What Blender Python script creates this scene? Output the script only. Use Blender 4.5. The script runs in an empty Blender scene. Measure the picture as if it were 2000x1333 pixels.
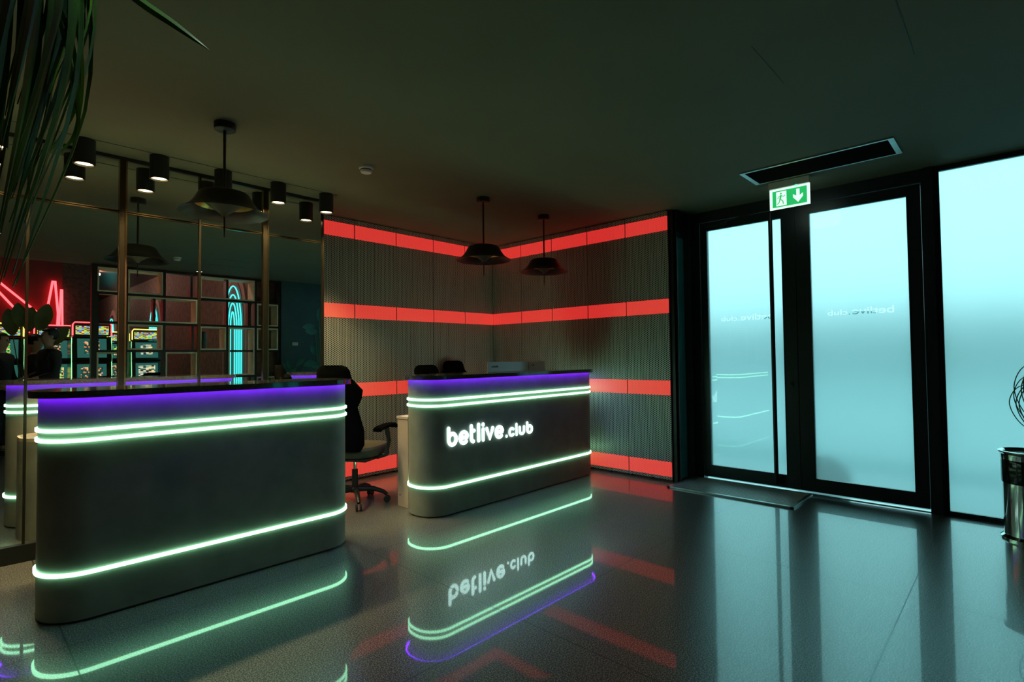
import bpy, bmesh, math, random
from mathutils import Vector, Matrix
PI = math.pi
random.seed(7)
SC = bpy.context.scene
COL = SC.collection
# ------------------------------------------------------------------ camera
cd = bpy.data.cameras.new('camera'); cam = bpy.data.objects.new('camera', cd); COL.objects.link(cam)
cd.sensor_width = 36.0; cd.lens = 36.0 * 1043.0 / 2000.0; cd.clip_start = 0.02
rt = Vector((0.68862809, -0.72502961, -0.01110997)); up = Vector((-0.01334161, -0.02798788, 0.99951922))
fw = Vector((0.72499197, 0.68814878, 0.0289463))
cam.matrix_world = Matrix(((rt.x, up.x, -fw.x, 0), (rt.y, up.y, -fw.y, 0), (rt.z, up.z, -fw.z, 1.3), (0, 0, 0, 1)))
SC.camera = cam
SC.view_settings.view_transform = 'Standard'; SC.view_settings.look = 'None'
SC.view_settings.gamma = 1.0; SC.view_settings.exposure = 0.0
SC.view_settings.use_curve_mapping = False
cy = SC.cycles
cy.max_bounces = 8; cy.diffuse_bounces = 3; cy.glossy_bounces = 5; cy.transmission_bounces = 8; cy.transparent_max_bounces = 16
cy.use_denoising = True; cy.sample_clamp_indirect = 6.0; cy.blur_glossy = 0.5
# ------------------------------------------------------------------ world: overcast daylight
W = bpy.data.worlds.new('world'); SC.world = W; W.use_nodes = True
nt = W.node_tree; nt.nodes.clear()
wo = nt.nodes.new('ShaderNodeOutputWorld'); bg = nt.nodes.new('ShaderNodeBackground')
tc = nt.nodes.new('ShaderNodeTexCoord'); sp = nt.nodes.new('ShaderNodeSeparateXYZ'); rp = nt.nodes.new('ShaderNodeValToRGB')
mp = nt.nodes.new('ShaderNodeMapRange'); mp.inputs[1].default_value = -0.5; mp.inputs[2].default_value = 0.8
nt.links.new(tc.outputs['Generated'], sp.inputs[0]); nt.links.new(sp.outputs['Z'], mp.inputs[0])
nt.links.new(mp.outputs[0], rp.inputs[0]); nt.links.new(rp.outputs[0], bg.inputs[0]); nt.links.new(bg.outputs[0], wo.inputs[0])
el = rp.color_ramp.elements
el[0].position = 0.30; el[0].color = (0.10, 0.45, 0.50, 1)
el[1].position = 1.0; el[1].color = (1.02, 2.15, 2.25, 1)
for p, c in ((0.385, (0.70, 1.20, 1.26, 1)), (0.47, (0.86, 1.6, 1.7, 1)), (0.60, (0.95, 2.15, 2.25, 1))):
    e = el.new(p); e.color = c
bg.inputs[1].default_value = 1.0
# ------------------------------------------------------------------ point lights added to brighten the gaming hall behind the camera
def area(name, loc, size, energy, color, rot=(0, 0, 0), sy=None):
    l = bpy.data.lights.new(name, 'AREA'); l.energy = energy; l.color = color; l.size = size
    if sy: l.shape = 'RECTANGLE'; l.size_y = sy
    o = bpy.data.objects.new(name, l); o.location = loc; o.rotation_euler = rot; COL.objects.link(o); return o
for hx, hy, he in ((0.4, -1.75, 16), (2.9, -1.75, 16), (2.6, -7.5, 30), (2.8, -12.5, 34)):
    l = bpy.data.lights.new('hall_fill_light', 'POINT'); l.energy = he; l.color = (1.0, 0.62, 0.46); l.shadow_soft_size = 0.03
    o = bpy.data.objects.new('hall_fill_light', l); o.location = (hx, hy, 3.52); COL.objects.link(o)

# ------------------------------------------------------------------ helpers: materials
MATS = {}
def mat(name, col=(0.5, 0.5, 0.5), rough=0.5, metal=0.0, emis=None, es=0.0, noise=0.0, nscale=8.0, bump=0.0, coat=0.0, spec=0.5, var=None):
    if name in MATS: return MATS[name]
    m = bpy.data.materials.new(name); m.use_nodes = True; n = m.node_tree; b = n.nodes['Principled BSDF']
    b.inputs['Base Color'].default_value = (*col, 1); b.inputs['Roughness'].default_value = rough
    b.inputs['Metallic'].default_value = metal; b.inputs['Specular IOR Level'].default_value = spec
    if coat: b.inputs['Coat Weight'].default_value = coat; b.inputs['Coat Roughness'].default_value = 0.04
    if emis: b.inputs['Emission Color'].default_value = (*emis, 1); b.inputs['Emission Strength'].default_value = es
    if noise or bump:
        t = n.nodes.new('ShaderNodeTexCoord'); x = n.nodes.new('ShaderNodeTexNoise'); x.inputs['Scale'].default_value = nscale
        x.inputs['Detail'].default_value = 6.0; n.links.new(t.outputs['Object'], x.inputs['Vector'])
        if noise:
            r = n.nodes.new('ShaderNodeValToRGB'); r.color_ramp.elements[0].position = 0.3; r.color_ramp.elements[1].position = 0.7
            a = var or tuple(c * (1 - noise) for c in col)
            r.color_ramp.elements[0].color = (*a, 1); r.color_ramp.elements[1].color = (*tuple(min(1, c * (1 + noise)) for c in col), 1)
            n.links.new(x.outputs[0], r.inputs[0]); n.links.new(r.outputs[0], b.inputs['Base Color'])
        if bump:
            u = n.nodes.new('ShaderNodeBump'); u.inputs['Strength'].default_value = bump; u.inputs['Distance'].default_value = 0.01
            n.links.new(x.outputs[0], u.inputs['Height']); n.links.new(u.outputs[0], b.inputs['Normal'])
    MATS[name] = m; return m
def emat(name, col, s, base=(0.05, 0.05, 0.05)):
    return mat(name, base, 0.5, emis=col, es=s)

M_ceil = mat('ceiling_paint', (0.150, 0.158, 0.108), 0.75, noise=0.06, nscale=1.5, spec=0.3)
M_wall = mat('dark_wall_paint', (0.045, 0.085, 0.085), 0.6, noise=0.15, nscale=5)
M_wallg = mat('dark_teal_plaster', (0.03, 0.075, 0.08), 0.5, noise=0.12, nscale=6)
M_black = mat('black_metal', (0.012, 0.014, 0.014), 0.4, noise=0.1, nscale=20)
M_frame = mat('black_aluminium', (0.010, 0.018, 0.020), 0.32, noise=0.1, nscale=12)
M_brass = mat('brass', (0.34, 0.235, 0.11), 0.22, 1.0, noise=0.1, nscale=10)
M_gold = mat('gold_lining', (0.75, 0.62, 0.20), 0.35, 1.0, noise=0.1, nscale=10)
M_conc = mat('microcement', (0.205, 0.215, 0.172), 0.55, noise=0.14, nscale=7, bump=0.12)
M_top = mat('dark_stone_top', (0.05, 0.05, 0.05), 0.10, noise=0.35, nscale=60, coat=0.6)
M_beige = mat('beige_laminate', (0.48, 0.37, 0.27), 0.5, noise=0.06, nscale=10)
M_led = emat('green_white_led', (0.38, 1.0, 0.58), 8.5)
M_violet = emat('violet_led', (0.16, 0.010, 1.0), 34.0)
M_logo = emat('white_logo_led', (0.62, 1.0, 0.93), 5.0)
M_chrome = mat('chrome', (0.75, 0.75, 0.72), 0.08, 1.0, noise=0.05, nscale=5)
M_white = mat('white_plastic', (0.75, 0.78, 0.76), 0.4, noise=0.04, nscale=10)
M_leath = mat('black_leather', (0.0035, 0.0038, 0.0035), 0.9, noise=0.15, nscale=30, bump=0.2, spec=0.0)
M_seat = mat('grey_seat_fabric', (0.050, 0.047, 0.030), 0.7, noise=0.1, nscale=30, bump=0.2)
M_suit = mat('dark_suit', (0.012, 0.013, 0.016), 0.7, noise=0.1, nscale=20)
M_skin = mat('skin', (0.42, 0.25, 0.18), 0.5, noise=0.08, nscale=10)
M_hair = mat('dark_hair', (0.010, 0.008, 0.007), 0.5, noise=0.2, nscale=40)
M_shirt = mat('white_shirt', (0.6, 0.6, 0.62), 0.6, noise=0.05, nscale=10)
M_shelfb = mat('tan_shelf_board', (0.80, 0.68, 0.46), 0.5, noise=0.12, nscale=8)
M_reds = emat('red_neon', (1.0, 0.05, 0.06), 6.0)
M_pink = mat('pink_plaster', (0.50, 0.30, 0.28), 0.7, noise=0.1, nscale=5)
M_purp = mat('brown_textured_plaster', (0.22, 0.14, 0.125), 0.75, noise=0.35, nscale=9, bump=0.4)
M_redw = mat('red_wall', (0.16, 0.012, 0.016), 0.5, noise=0.2, nscale=3)
M_dark = mat('dark_ceiling', (0.03, 0.012, 0.012), 0.3, noise=0.2, nscale=3)
M_carpet = mat('dark_carpet', (0.06, 0.02, 0.02), 0.9, noise=0.5, nscale=12)
M_cyan = emat('cyan_neon', (0.05, 0.80, 0.74), 2.0)
M_stalk = mat('leaf_stem', (0.06, 0.14, 0.03), 0.5, noise=0.2, nscale=10)
M_leaf = mat('hanging_leaf', (0.05, 0.16, 0.02), 0.45, noise=0.5, nscale=4, var=(0.008, 0.03, 0.008))
M_leaf2 = mat('bright_leaf', (0.14, 0.42, 0.03), 0.45, noise=0.3, nscale=4)
M_leafb = mat('broad_leaf', (0.12, 0.16, 0.03), 0.4, noise=0.3, nscale=6)
M_alu = mat('brushed_aluminium', (0.42, 0.48, 0.46), 0.35, 1.0, noise=0.1, nscale=30)
M_rubber = mat('mat_rubber', (0.09, 0.10, 0.10), 0.7, noise=0.2, nscale=30)

def red_band_mat():
    m = bpy.data.materials.new('red_light_band'); m.use_nodes = True; n = m.node_tree; b = n.nodes['Principled BSDF']; L = n.links
    c = n.nodes.new('ShaderNodeTexCoord'); s = n.nodes.new('ShaderNodeSeparateXYZ'); L.new(c.outputs['Object'], s.inputs[0])
    d = hexdist(n, L, s.outputs['X'], s.outputs['Z'], 0.0205)
    r = n.nodes.new('ShaderNodeValToRGB'); r.color_ramp.elements[0].position = 0.26; r.color_ramp.elements[1].position = 0.42
    r.color_ramp.elements[0].color = (1.0, 0.055, 0.05, 1); r.color_ramp.elements[1].color = (0.36, 0.0, 0.003, 1)
    q = n.nodes.new('ShaderNodeMath'); q.operation = 'DIVIDE'; q.inputs[1].default_value = 0.0205; L.new(d, q.inputs[0]); L.new(q.outputs[0], r.inputs[0])
    L.new(r.outputs[0], b.inputs['Emission Color']); b.inputs['Emission Strength'].default_value = 1.0
    b.inputs['Base Color'].default_value = (0.45, 0.24, 0.17, 1); b.inputs['Roughness'].default_value = 0.5
    return m
def hexdist(n, L, U, V, a):
    """distance to the nearest centre of a staggered hole grid of pitch a"""
    def mth(op, x, y=None, z=None):
        k = n.nodes.new('ShaderNodeMath'); k.operation = op
        for i, v in enumerate((x, y, z)):
            if v is None: continue
            if isinstance(v, (int, float)): k.inputs[i].default_value = v
            else: L.new(v, k.inputs[i])
        return k.outputs[0]
    b = a * math.sqrt(3)
    def lat(ou, ov):
        u = mth('WRAP', mth('ADD', U, ou), b / 2, -b / 2); v = mth('WRAP', mth('ADD', V, ov), a / 2, -a / 2)
        return mth('SQRT', mth('ADD', mth('MULTIPLY', u, u), mth('MULTIPLY', v, v)))
    return mth('MINIMUM', lat(0.0, 0.0), lat(b / 2, a / 2))
def perf_mat():
    m = bpy.data.materials.new('perforated_sheet_metal'); m.use_nodes = True; n = m.node_tree; b = n.nodes['Principled BSDF']; L = n.links
    c = n.nodes.new('ShaderNodeTexCoord'); s = n.nodes.new('ShaderNodeSeparateXYZ'); L.new(c.outputs['Object'], s.inputs[0])
    d = hexdist(n, L, s.outputs['X'], s.outputs['Z'], 0.0205)
    k = n.nodes.new('ShaderNodeMath'); k.operation = 'LESS_THAN'; k.inputs[1].default_value = 0.0072; L.new(d, k.inputs[0])
    t = n.nodes.new('ShaderNodeBsdfTransparent'); x = n.nodes.new('ShaderNodeMixShader'); o = n.nodes['Material Output']
    L.new(k.outputs[0], x.inputs[0]); L.new(b.outputs[0], x.inputs[1]); L.new(t.outputs[0], x.inputs[2]); L.new(x.outputs[0], o.inputs[0])
    b.inputs['Base Color'].default_value = (0.66, 0.66, 0.58, 1); b.inputs['Roughness'].default_value = 0.45; b.inputs['Metallic'].default_value = 0.2
    return m
M_perf = perf_mat(); M_band = red_band_mat()

def floor_mat():
    m = bpy.data.materials.new('polished_granite_tiles'); m.use_nodes = True; n = m.node_tree; b = n.nodes['Principled BSDF']; L = n.links
    c = n.nodes.new('ShaderNodeTexCoord')
    v = n.nodes.new('ShaderNodeTexNoise'); v.inputs['Scale'].default_value = 165; v.inputs['Detail'].default_value = 3; L.new(c.outputs['Object'], v.inputs['Vector'])
    r = n.nodes.new('ShaderNodeValToRGB'); e = r.color_ramp.elements
    e[0].position = 0.42; e[0].color = (0.004, 0.005, 0.005, 1); e[1].position = 0.60; e[1].color = (0.29, 0.285, 0.26, 1)
    q = e.new(0.5); q.color = (0.075, 0.074, 0.069, 1)
    L.new(v.outputs[0], r.inputs[0])
    # tile joints at the measured spacing
    s = n.nodes.new('ShaderNodeSeparateXYZ'); L.new(c.outputs['Object'], s.inputs[0])
    def joint(sock, off, pitch):
        a = n.nodes.new('ShaderNodeMath'); a.operation = 'SUBTRACT'; a.inputs[1].default_value = off; L.new(sock, a.inputs[0])
        w = n.nodes.new('ShaderNodeMath'); w.operation = 'WRAP'; w.inputs[1].default_value = pitch / 2; w.inputs[2].default_value = -pitch / 2; L.new(a.outputs[0], w.inputs[0])
        z = n.nodes.new('ShaderNodeMath'); z.operation = 'ABSOLUTE'; L.new(w.outputs[0], z.inputs[0])
        k = n.nodes.new('ShaderNodeMath'); k.operation = 'LESS_THAN'; k.inputs[1].default_value = 0.0028; L.new(z.outputs[0], k.inputs[0]); return k.outputs[0]
    jx = joint(s.outputs['X'], 0.39, 1.57); jy = joint(s.outputs['Y'], 0.465, 1.36)
    mx = n.nodes.new('ShaderNodeMath'); mx.operation = 'MAXIMUM'; L.new(jx, mx.inputs[0]); L.new(jy, mx.inputs[1])
    mix = n.nodes.new('ShaderNodeMix'); mix.data_type = 'RGBA'; L.new(mx.outputs[0], mix.inputs[0]); L.new(r.outputs[0], mix.inputs[6]); mix.inputs[7].default_value = (0.010, 0.010, 0.010, 1)
    L.new(mix.outputs[2], b.inputs['Base Color'])
    b.inputs['Roughness'].default_value = 0.30; b.inputs['Specular IOR Level'].default_value = 0.62; b.inputs['Specular Tint'].default_value = (0.62, 1.0, 1.0, 1)
    # scuffs of wear in the polish
    w2 = n.nodes.new('ShaderNodeTexNoise'); w2.inputs['Scale'].default_value = 60; w2.inputs['Detail'].default_value = 2; L.new(c.outputs['Object'], w2.inputs['Vector'])
    bu = n.nodes.new('ShaderNodeBump'); bu.inputs['Strength'].default_value = 0.016; bu.inputs['Distance'].default_value = 0.004; L.new(w2.outputs[0], bu.inputs['Height'])
    L.new(bu.outputs[0], b.inputs['Normal'])
    b.inputs['Coat Weight'].default_value = 0.75; b.inputs['Coat Roughness'].default_value = 0.035; b.inputs['Coat IOR'].default_value = 1.6
    k1 = n.nodes.new('ShaderNodeMath'); k1.operation = 'MULTIPLY_ADD'; L.new(mx.outputs[0], k1.inputs[0]); k1.inputs[1].default_value = -0.5; k1.inputs[2].default_value = 0.60; L.new(k1.outputs[0], b.inputs['Coat Weight'])
    return m
M_floor = floor_mat()

def thin_glass():
    m = bpy.data.materials.new('clear_glass_sheet'); m.use_nodes = True; n = m.node_tree; L = n.links; n.nodes.remove(n.nodes['Principled BSDF'])
    g = n.nodes.new('ShaderNodeBsdfGlossy'); g.inputs['Roughness'].default_value = 0.0
    t = n.nodes.new('ShaderNodeBsdfTransparent'); t.inputs[0].default_value = (0.93, 0.98, 0.98, 1)
    f = n.nodes.new('ShaderNodeFresnel'); f.inputs[0].default_value = 1.45; x = n.nodes.new('ShaderNodeMixShader')
    L.new(f.outputs[0], x.inputs[0]); L.new(t.outputs[0], x.inputs[1]); L.new(g.outputs[0], x.inputs[2]); L.new(x.outputs[0], n.nodes['Material Output'].inputs[0])
    return m
def frosted():
    m = bpy.data.materials.new('frosted_film'); m.use_nodes = True; n = m.node_tree; L = n.links; n.nodes.remove(n.nodes['Principled BSDF'])
    g = n.nodes.new('ShaderNodeBsdfGlass'); g.inputs['Roughness'].default_value = 0.30; g.inputs['IOR'].default_value = 1.35
    g.inputs['Color'].default_value = (0.97, 1.0, 1.0, 1); t = n.nodes.new('ShaderNodeBsdfTranslucent'); t.inputs[0].default_value = (0.95, 1, 1, 1); x = n.nodes.new('ShaderNodeMixShader'); x.inputs[0].default_value = 0.17
    L.new(g.outputs[0], x.inputs[1]); L.new(t.outputs[0], x.inputs[2]); L.new(x.outputs[0], n.nodes['Material Output'].inputs[0])
    return m
def mirror_mat():
    m = bpy.data.materials.new('mirror_glass'); m.use_nodes = True; n = m.node_tree; L = n.links; b = n.nodes['Principled BSDF']
    b.inputs['Metallic'].default_value = 1.0; b.inputs['Roughness'].default_value = 0.0; b.inputs['Base Color'].default_value = (0.90, 0.94, 0.91, 1)
    return m
M_glass = thin_glass(); M_frost = frosted(); M_mirror = mirror_mat()

# ------------------------------------------------------------------ helpers: geometry
def box(bm, x0, x1, y0, y1, z0, z1, bev=0.0):
    vs = [bm.verts.new((x, y, z)) for x in (x0, x1) for y in (y0, y1) for z in (z0, z1)]
    fs = [(0, 1, 3, 2), (4, 6, 7, 5), (0, 4, 5, 1), (2, 3, 7, 6), (0, 2, 6, 4), (1, 5, 7, 3)]
    new = [bm.faces.new([vs[i] for i in f]) for f in fs]
    if bev:
        es = list({e for f in new for e in f.edges})
        bmesh.ops.bevel(bm, geom=es, offset=bev, segments=3, affect='EDGES', profile=0.5)
    return bm
def prism(bm, pts, z0, z1):
    a = [bm.verts.new((x, y, z0)) for x, y in pts]; b = [bm.verts.new((x, y, z1)) for x, y in pts]; n = len(pts)
    bm.faces.new(list(reversed(a))); bm.faces.new(b)
    for i in range(n): bm.faces.new((a[i], a[(i + 1) % n], b[(i + 1) % n], b[i]))
    return bm
def ring(bm, outer, inner, z0, z1):
    n = len(outer)
    o0 = [bm.verts.new((x, y, z0)) for x, y in outer]; o1 = [bm.verts.new((x, y, z1)) for x, y in outer]
    i0 = [bm.verts.new((x, y, z0)) for x, y in inner]; i1 = [bm.verts.new((x, y, z1)) for x, y in inner]
    for k in range(n):
        j = (k + 1) % n
        bm.faces.new((o0[k], o0[j], o1[j], o1[k])); bm.faces.new((i0[j], i0[k], i1[k], i1[j]))
        bm.faces.new((o1[k], o1[j], i1[j], i1[k])); bm.faces.new((o0[j], o0[k], i0[k], i0[j]))
    return bm
def rrect(x0, x1, y0, y1, r, seg=12):
    out = []
    for cx, cy_, a0 in ((x1 - r, y1 - r, 0), (x0 + r, y1 - r, 90), (x0 + r, y0 + r, 180), (x1 - r, y0 + r, 270)):
        for i in range(seg + 1):
            a = math.radians(a0 + 90 * i / seg); out.append((cx + r * math.cos(a), cy_ + r * math.sin(a)))
    return out
def lathe(bm, prof, seg=40, cx=0, cy_=0, closed=False):
    rings = []
    for r, z in prof:
        if r < 1e-5: rings.append([bm.verts.new((cx, cy_, z))])
        else: rings.append([bm.verts.new((cx + r * math.cos(2 * PI * k / seg), cy_ + r * math.sin(2 * PI * k / seg), z)) for k in range(seg)])
    for a, b in zip(rings, rings[1:] + ([rings[0]] if closed else [])):
        for k in range(seg):
            j = (k + 1) % seg
            if len(a) == 1 and len(b) == 1: continue
            if len(a) == 1: bm.faces.new((a[0], b[j], b[k]))
            elif len(b) == 1: bm.faces.new((a[k], a[j], b[0]))
            else: bm.faces.new((a[k], a[j], b[j], b[k]))
    return bm
def tube(bm, pts, rad, seg=10, caps=True):
    pts = [Vector(p) for p in pts]; n = len(pts); rads = rad if isinstance(rad, (list, tuple)) else [rad] * n
    rings = []; pn = None
    for i, p in enumerate(pts):
        t = (pts[min(i + 1, n - 1)] - pts[max(i - 1, 0)]).normalized()
        if pn is None:
            pn = t.orthogonal().normalized()
        else:
            pn = (pn - t * pn.dot(t))
            pn = pn.normalized() if pn.length > 1e-6 else t.orthogonal().normalized()
        bn = t.cross(pn)
        rings.append([bm.verts.new(p + (pn * math.cos(2 * PI * k / seg) + bn * math.sin(2 * PI * k / seg)) * rads[i]) for k in range(seg)])
    for a, b in zip(rings, rings[1:]):
        for k in range(seg): bm.faces.new((a[k], a[(k + 1) % seg], b[(k + 1) % seg], b[k]))
    if caps: bm.faces.new(list(reversed(rings[0]))); bm.faces.new(rings[-1])
    return bm
def loft(bm, rings):
    """closed surface through rings of equal point count"""
    R = [[bm.verts.new(p) for p in r] for r in rings]; n = len(R[0])
    for a, b in zip(R, R[1:]):
        for k in range(n): bm.faces.new((a[k], a[(k + 1) % n], b[(k + 1) % n], b[k]))
    bm.faces.new(list(reversed(R[0]))); bm.faces.new(R[-1]); return bm
def cyl(bm, x, y, z0, z1, r, seg=24):
    return lathe(bm, [(0, z0), (r, z0), (r, z1), (0, z1)], seg, x, y)
def obj(name, bm, m, parent=None, smooth=False, loc=None, rot=None):
    bmesh.ops.recalc_face_normals(bm, faces=bm.faces[:])
    me = bpy.data.meshes.new(name); bm.to_mesh(me); bm.free()
    if smooth:
        for p in me.polygons: p.use_smooth = True
        try: me.set_sharp_from_angle(angle=math.radians(38))
        except Exception: pass
    me.materials.append(m)
    o = bpy.data.objects.new(name, me); COL.objects.link(o)
    if parent: o.parent = parent
    if loc: o.location = loc
    if rot: o.rotation_euler = rot
    return o
def B(): return bmesh.new()
def thing(name, label, cat, loc=(0, 0, 0), rz=0.0, group=None):
    o = bpy.data.objects.new(name, None); COL.objects.link(o); o.location = loc; o.rotation_euler = (0, 0, rz)
    o.empty_display_size = 0.1
    o['label'] = label; o['category'] = cat
    if group: o['group'] = group
    return o
def tag(o, label, cat, group=None, kind=None):
    o['label'] = label; o['category'] = cat
    if group: o['group'] = group
    if kind: o['kind'] = kind
    return o
def struct(name, bm, m, parent=None, smooth=False, loc=None, rot=None):
    o = obj(name, bm, m, parent, smooth, loc, rot)
    if not parent: o['kind'] = 'structure'
    return o
def copy_tree(o, parent=None):
    c = o.copy(); COL.objects.link(c)
    if parent: c.parent = parent
    for ch in list(o.children): copy_tree(ch, c)
    return c

# =================================================================== THE SETTING
H = 2.80          # lobby ceiling
YM = 4.75         # mirror plane
XR = 5.50         # door wall
HB = 3.6          # gaming hall ceiling
struct('floor', box(B(), -3.0, XR + 0.06, -0.9, 5.4, -0.1, 0.0), M_floor)
struct('floor_hall', box(B(), -3.0, XR + 0.06, -16.6, -0.9, -0.1, 0.0), M_carpet)
struct('ceiling', box(B(), -3.0, XR + 0.06, -0.9, 5.4, H, H + 0.1), M_ceil)
struct('ceiling_hall', box(B(), -3.0, XR + 0.06, -16.6, -0.9, HB, HB + 0.1), M_dark)
struct('trim_1', box(B(), -3.0, XR, -0.98, -0.90, H, HB), M_wall)                       # soffit edge
struct('wall_left', box(B(), -3.1, -3.0, -16.6, 5.4, -0.05, HB), M_wall)
struct('wall_back', box(B(), -3.0, XR + 0.06, 5.28, 5.4, 0, H), M_wall)
struct('wall_end', box(B(), -3.0, XR + 0.06, -16.7, -16.6, 0, HB), M_redw)
bm = B(); box(bm, XR - 0.06, XR + 0.06, 2.53, 5.28, 0, H); struct('wall_right', bm, M_wall)
bm = B(); box(bm, XR - 0.05, XR + 0.06, -16.6, -0.72, 0, HB); struct('wall_right', bm, M_wallg)
# teal wall behind the camera, to the right of the open shelf (seen in the mirror)
struct('wall_front', box(B(), 4.36, XR - 0.05, -0.90, -0.72, 0, H), M_wallg)
# return wall between the perforated panels and the doors
M_wallr = mat('teal_return_plaster', (0.05, 0.42, 0.46), 0.4, noise=0.12, nscale=6)
bm = B(); box(bm, 5.15, XR - 0.06, 2.60, 5.28, 0, H); struct('wall_return', bm, M_wallr)
bm = B(); box(bm, 5.15, XR - 0.06, 2.53, 2.598, 2.55, H); struct('trim_2', bm, M_frame)
bm = B(); box(bm, 5.115, 5.15, 2.555, 2.600, 0, H); box(bm, 5.147, 5.156, 2.53, 2.56, 0, H); struct('trim_3', bm, M_black)
# ceiling shadow gaps
bm = B(); box(bm, -3.0, 2.43, 4.498, 4.502, H - 0.002, H + 0.001); struct('trim_4', bm, M_black)
bm = B(); box(bm, 2.70, 3.33, 0.340, 0.344, H - 0.002, H + 0.001); box(bm, 2.67, 3.18, 0.905, 0.907, H - 0.002, H + 0.001); struct('trim_5', bm, M_wall)

# ---------------- mirrored wall
mw = thing('mirror_wall', 'large mirrored wall of panes with brass mullions and black plinth behind the reception desks', 'mirror', (0, YM, 0))
XS = [-2.73, -2.215, -1.70, -1.185, -0.67, -0.155, 0.347, 0.863, 1.372, 1.887, 2.415]
for a, b in zip(XS, XS[1:]):
    for z0, z1 in ((0.112, 2.385), (2.402, 2.775)):
        obj('mirror_pane', box(B(), a + 0.004, b - 0.004, 0.0, 0.012, z0, z1), M_mirror, mw)
obj('backing_wall', box(B(), -3.0, 2.43, 0.014, 0.53, 0, H), M_wall, mw)
obj('plinth', box(B(), -3.0, 2.43, -0.028, 0.014, 0, 0.112), M_black, mw)
obj('top_rail', box(B(), -3.0, 2.43, -0.016, 0.014, 2.775, H), M_black, mw)
bm = B(); box(bm, -3.0, 2.43, -0.010, 0.012, 2.384, 2.390); box(bm, -3.0, 2.43, -0.010, 0.012, 2.397, 2.403); obj('cross_rail', bm, M_brass, mw)
M_dbrass = mat('dark_bronze', (0.05, 0.04, 0.025), 0.3, 0.8, noise=0.1, nscale=10)
for i, x in enumerate(XS):
    w = 0.021 if i % 2 else 0.007
    bm = B(); box(bm, x - w, x + w, -0.016, 0.012, 0.112, 2.775); mu = obj('mullion', bm, M_dbrass, mw)
    if i % 2:
        bm = B(); box(bm, x - w - 0.003, x - w, -0.020, 0.012, 0.112, 2.775); box(bm, x + w - 0.008, x + w + 0.003, -0.020, -0.016, 0.112, 2.775); box(bm, x + w, x + w + 0.003, -0.016, 0.012, 0.112, 2.775)
        obj('brass_edge', bm, M_brass, mu)

# ---------------- perforated panels with red light bands
def perf_panel(wd, label, loc, rz, seam_dark=True):
    t = thing('perforated_panel', label, 'wall panel', loc, rz, 'perforated wall panels with red light bands')
    obj('metal_sheet', box(B(), 0.003, wd - 0.003, 0.0, 0.0015, 0.02, H - 0.01), M_perf, t)
    for z0 in (0.052, 0.885, 1.730, 2.590):
        obj('light_band', box(B(), 0.006, wd - 0.006, -0.005, -0.0005, z0, z0 + 0.148), M_band, t)
    bm = B()
    for x in (0.004, wd / 2, wd - 0.024): box(bm, x, x + 0.02, 0.004, 0.05, 0.0, H - 0.002)
    obj('stud', bm, M_black, t)
    return t
PN = ['beside the mirrored wall', 'second from the mirrored wall', 'midway along the wall behind the desks', 'second from the inner corner on the desk side', 'on the desk side of the inner corner']
xs = [2.45, 3.0, 3.53, 4.07, 4.58, 5.09]
for i, (a, b) in enumerate(zip(xs, xs[1:])):
    perf_panel(b - a, 'perforated metal wall panel with red bands, ' + PN[i], (a, 5.18, 0), 0)
ys = [5.18, 4.653, 4.143, 3.61, 3.102, 2.595]
PN = ['on the door side of the inner corner', 'second from the inner corner on the door side', 'midway along the wall towards the doors', 'second from the entrance doors', 'nearest the entrance doors']
for i, (a, b) in enumerate(zip(ys, ys[1:])):
    perf_panel(a - b, 'perforated metal wall panel with red bands, ' + PN[i], (5.09, a, 0), -PI / 2)
M_backing = mat('dark_backing', (0.03, 0.03, 0.028), 0.7, noise=0.2, nscale=4)
struct('wall_backing', box(B(), 2.43, 5.145, 5.24, 5.275, 0, H), M_backing)
struct('wall_backing', box(B(), 5.143, 5.149, 2.60, 5.24, 0, H), M_backing)

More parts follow.
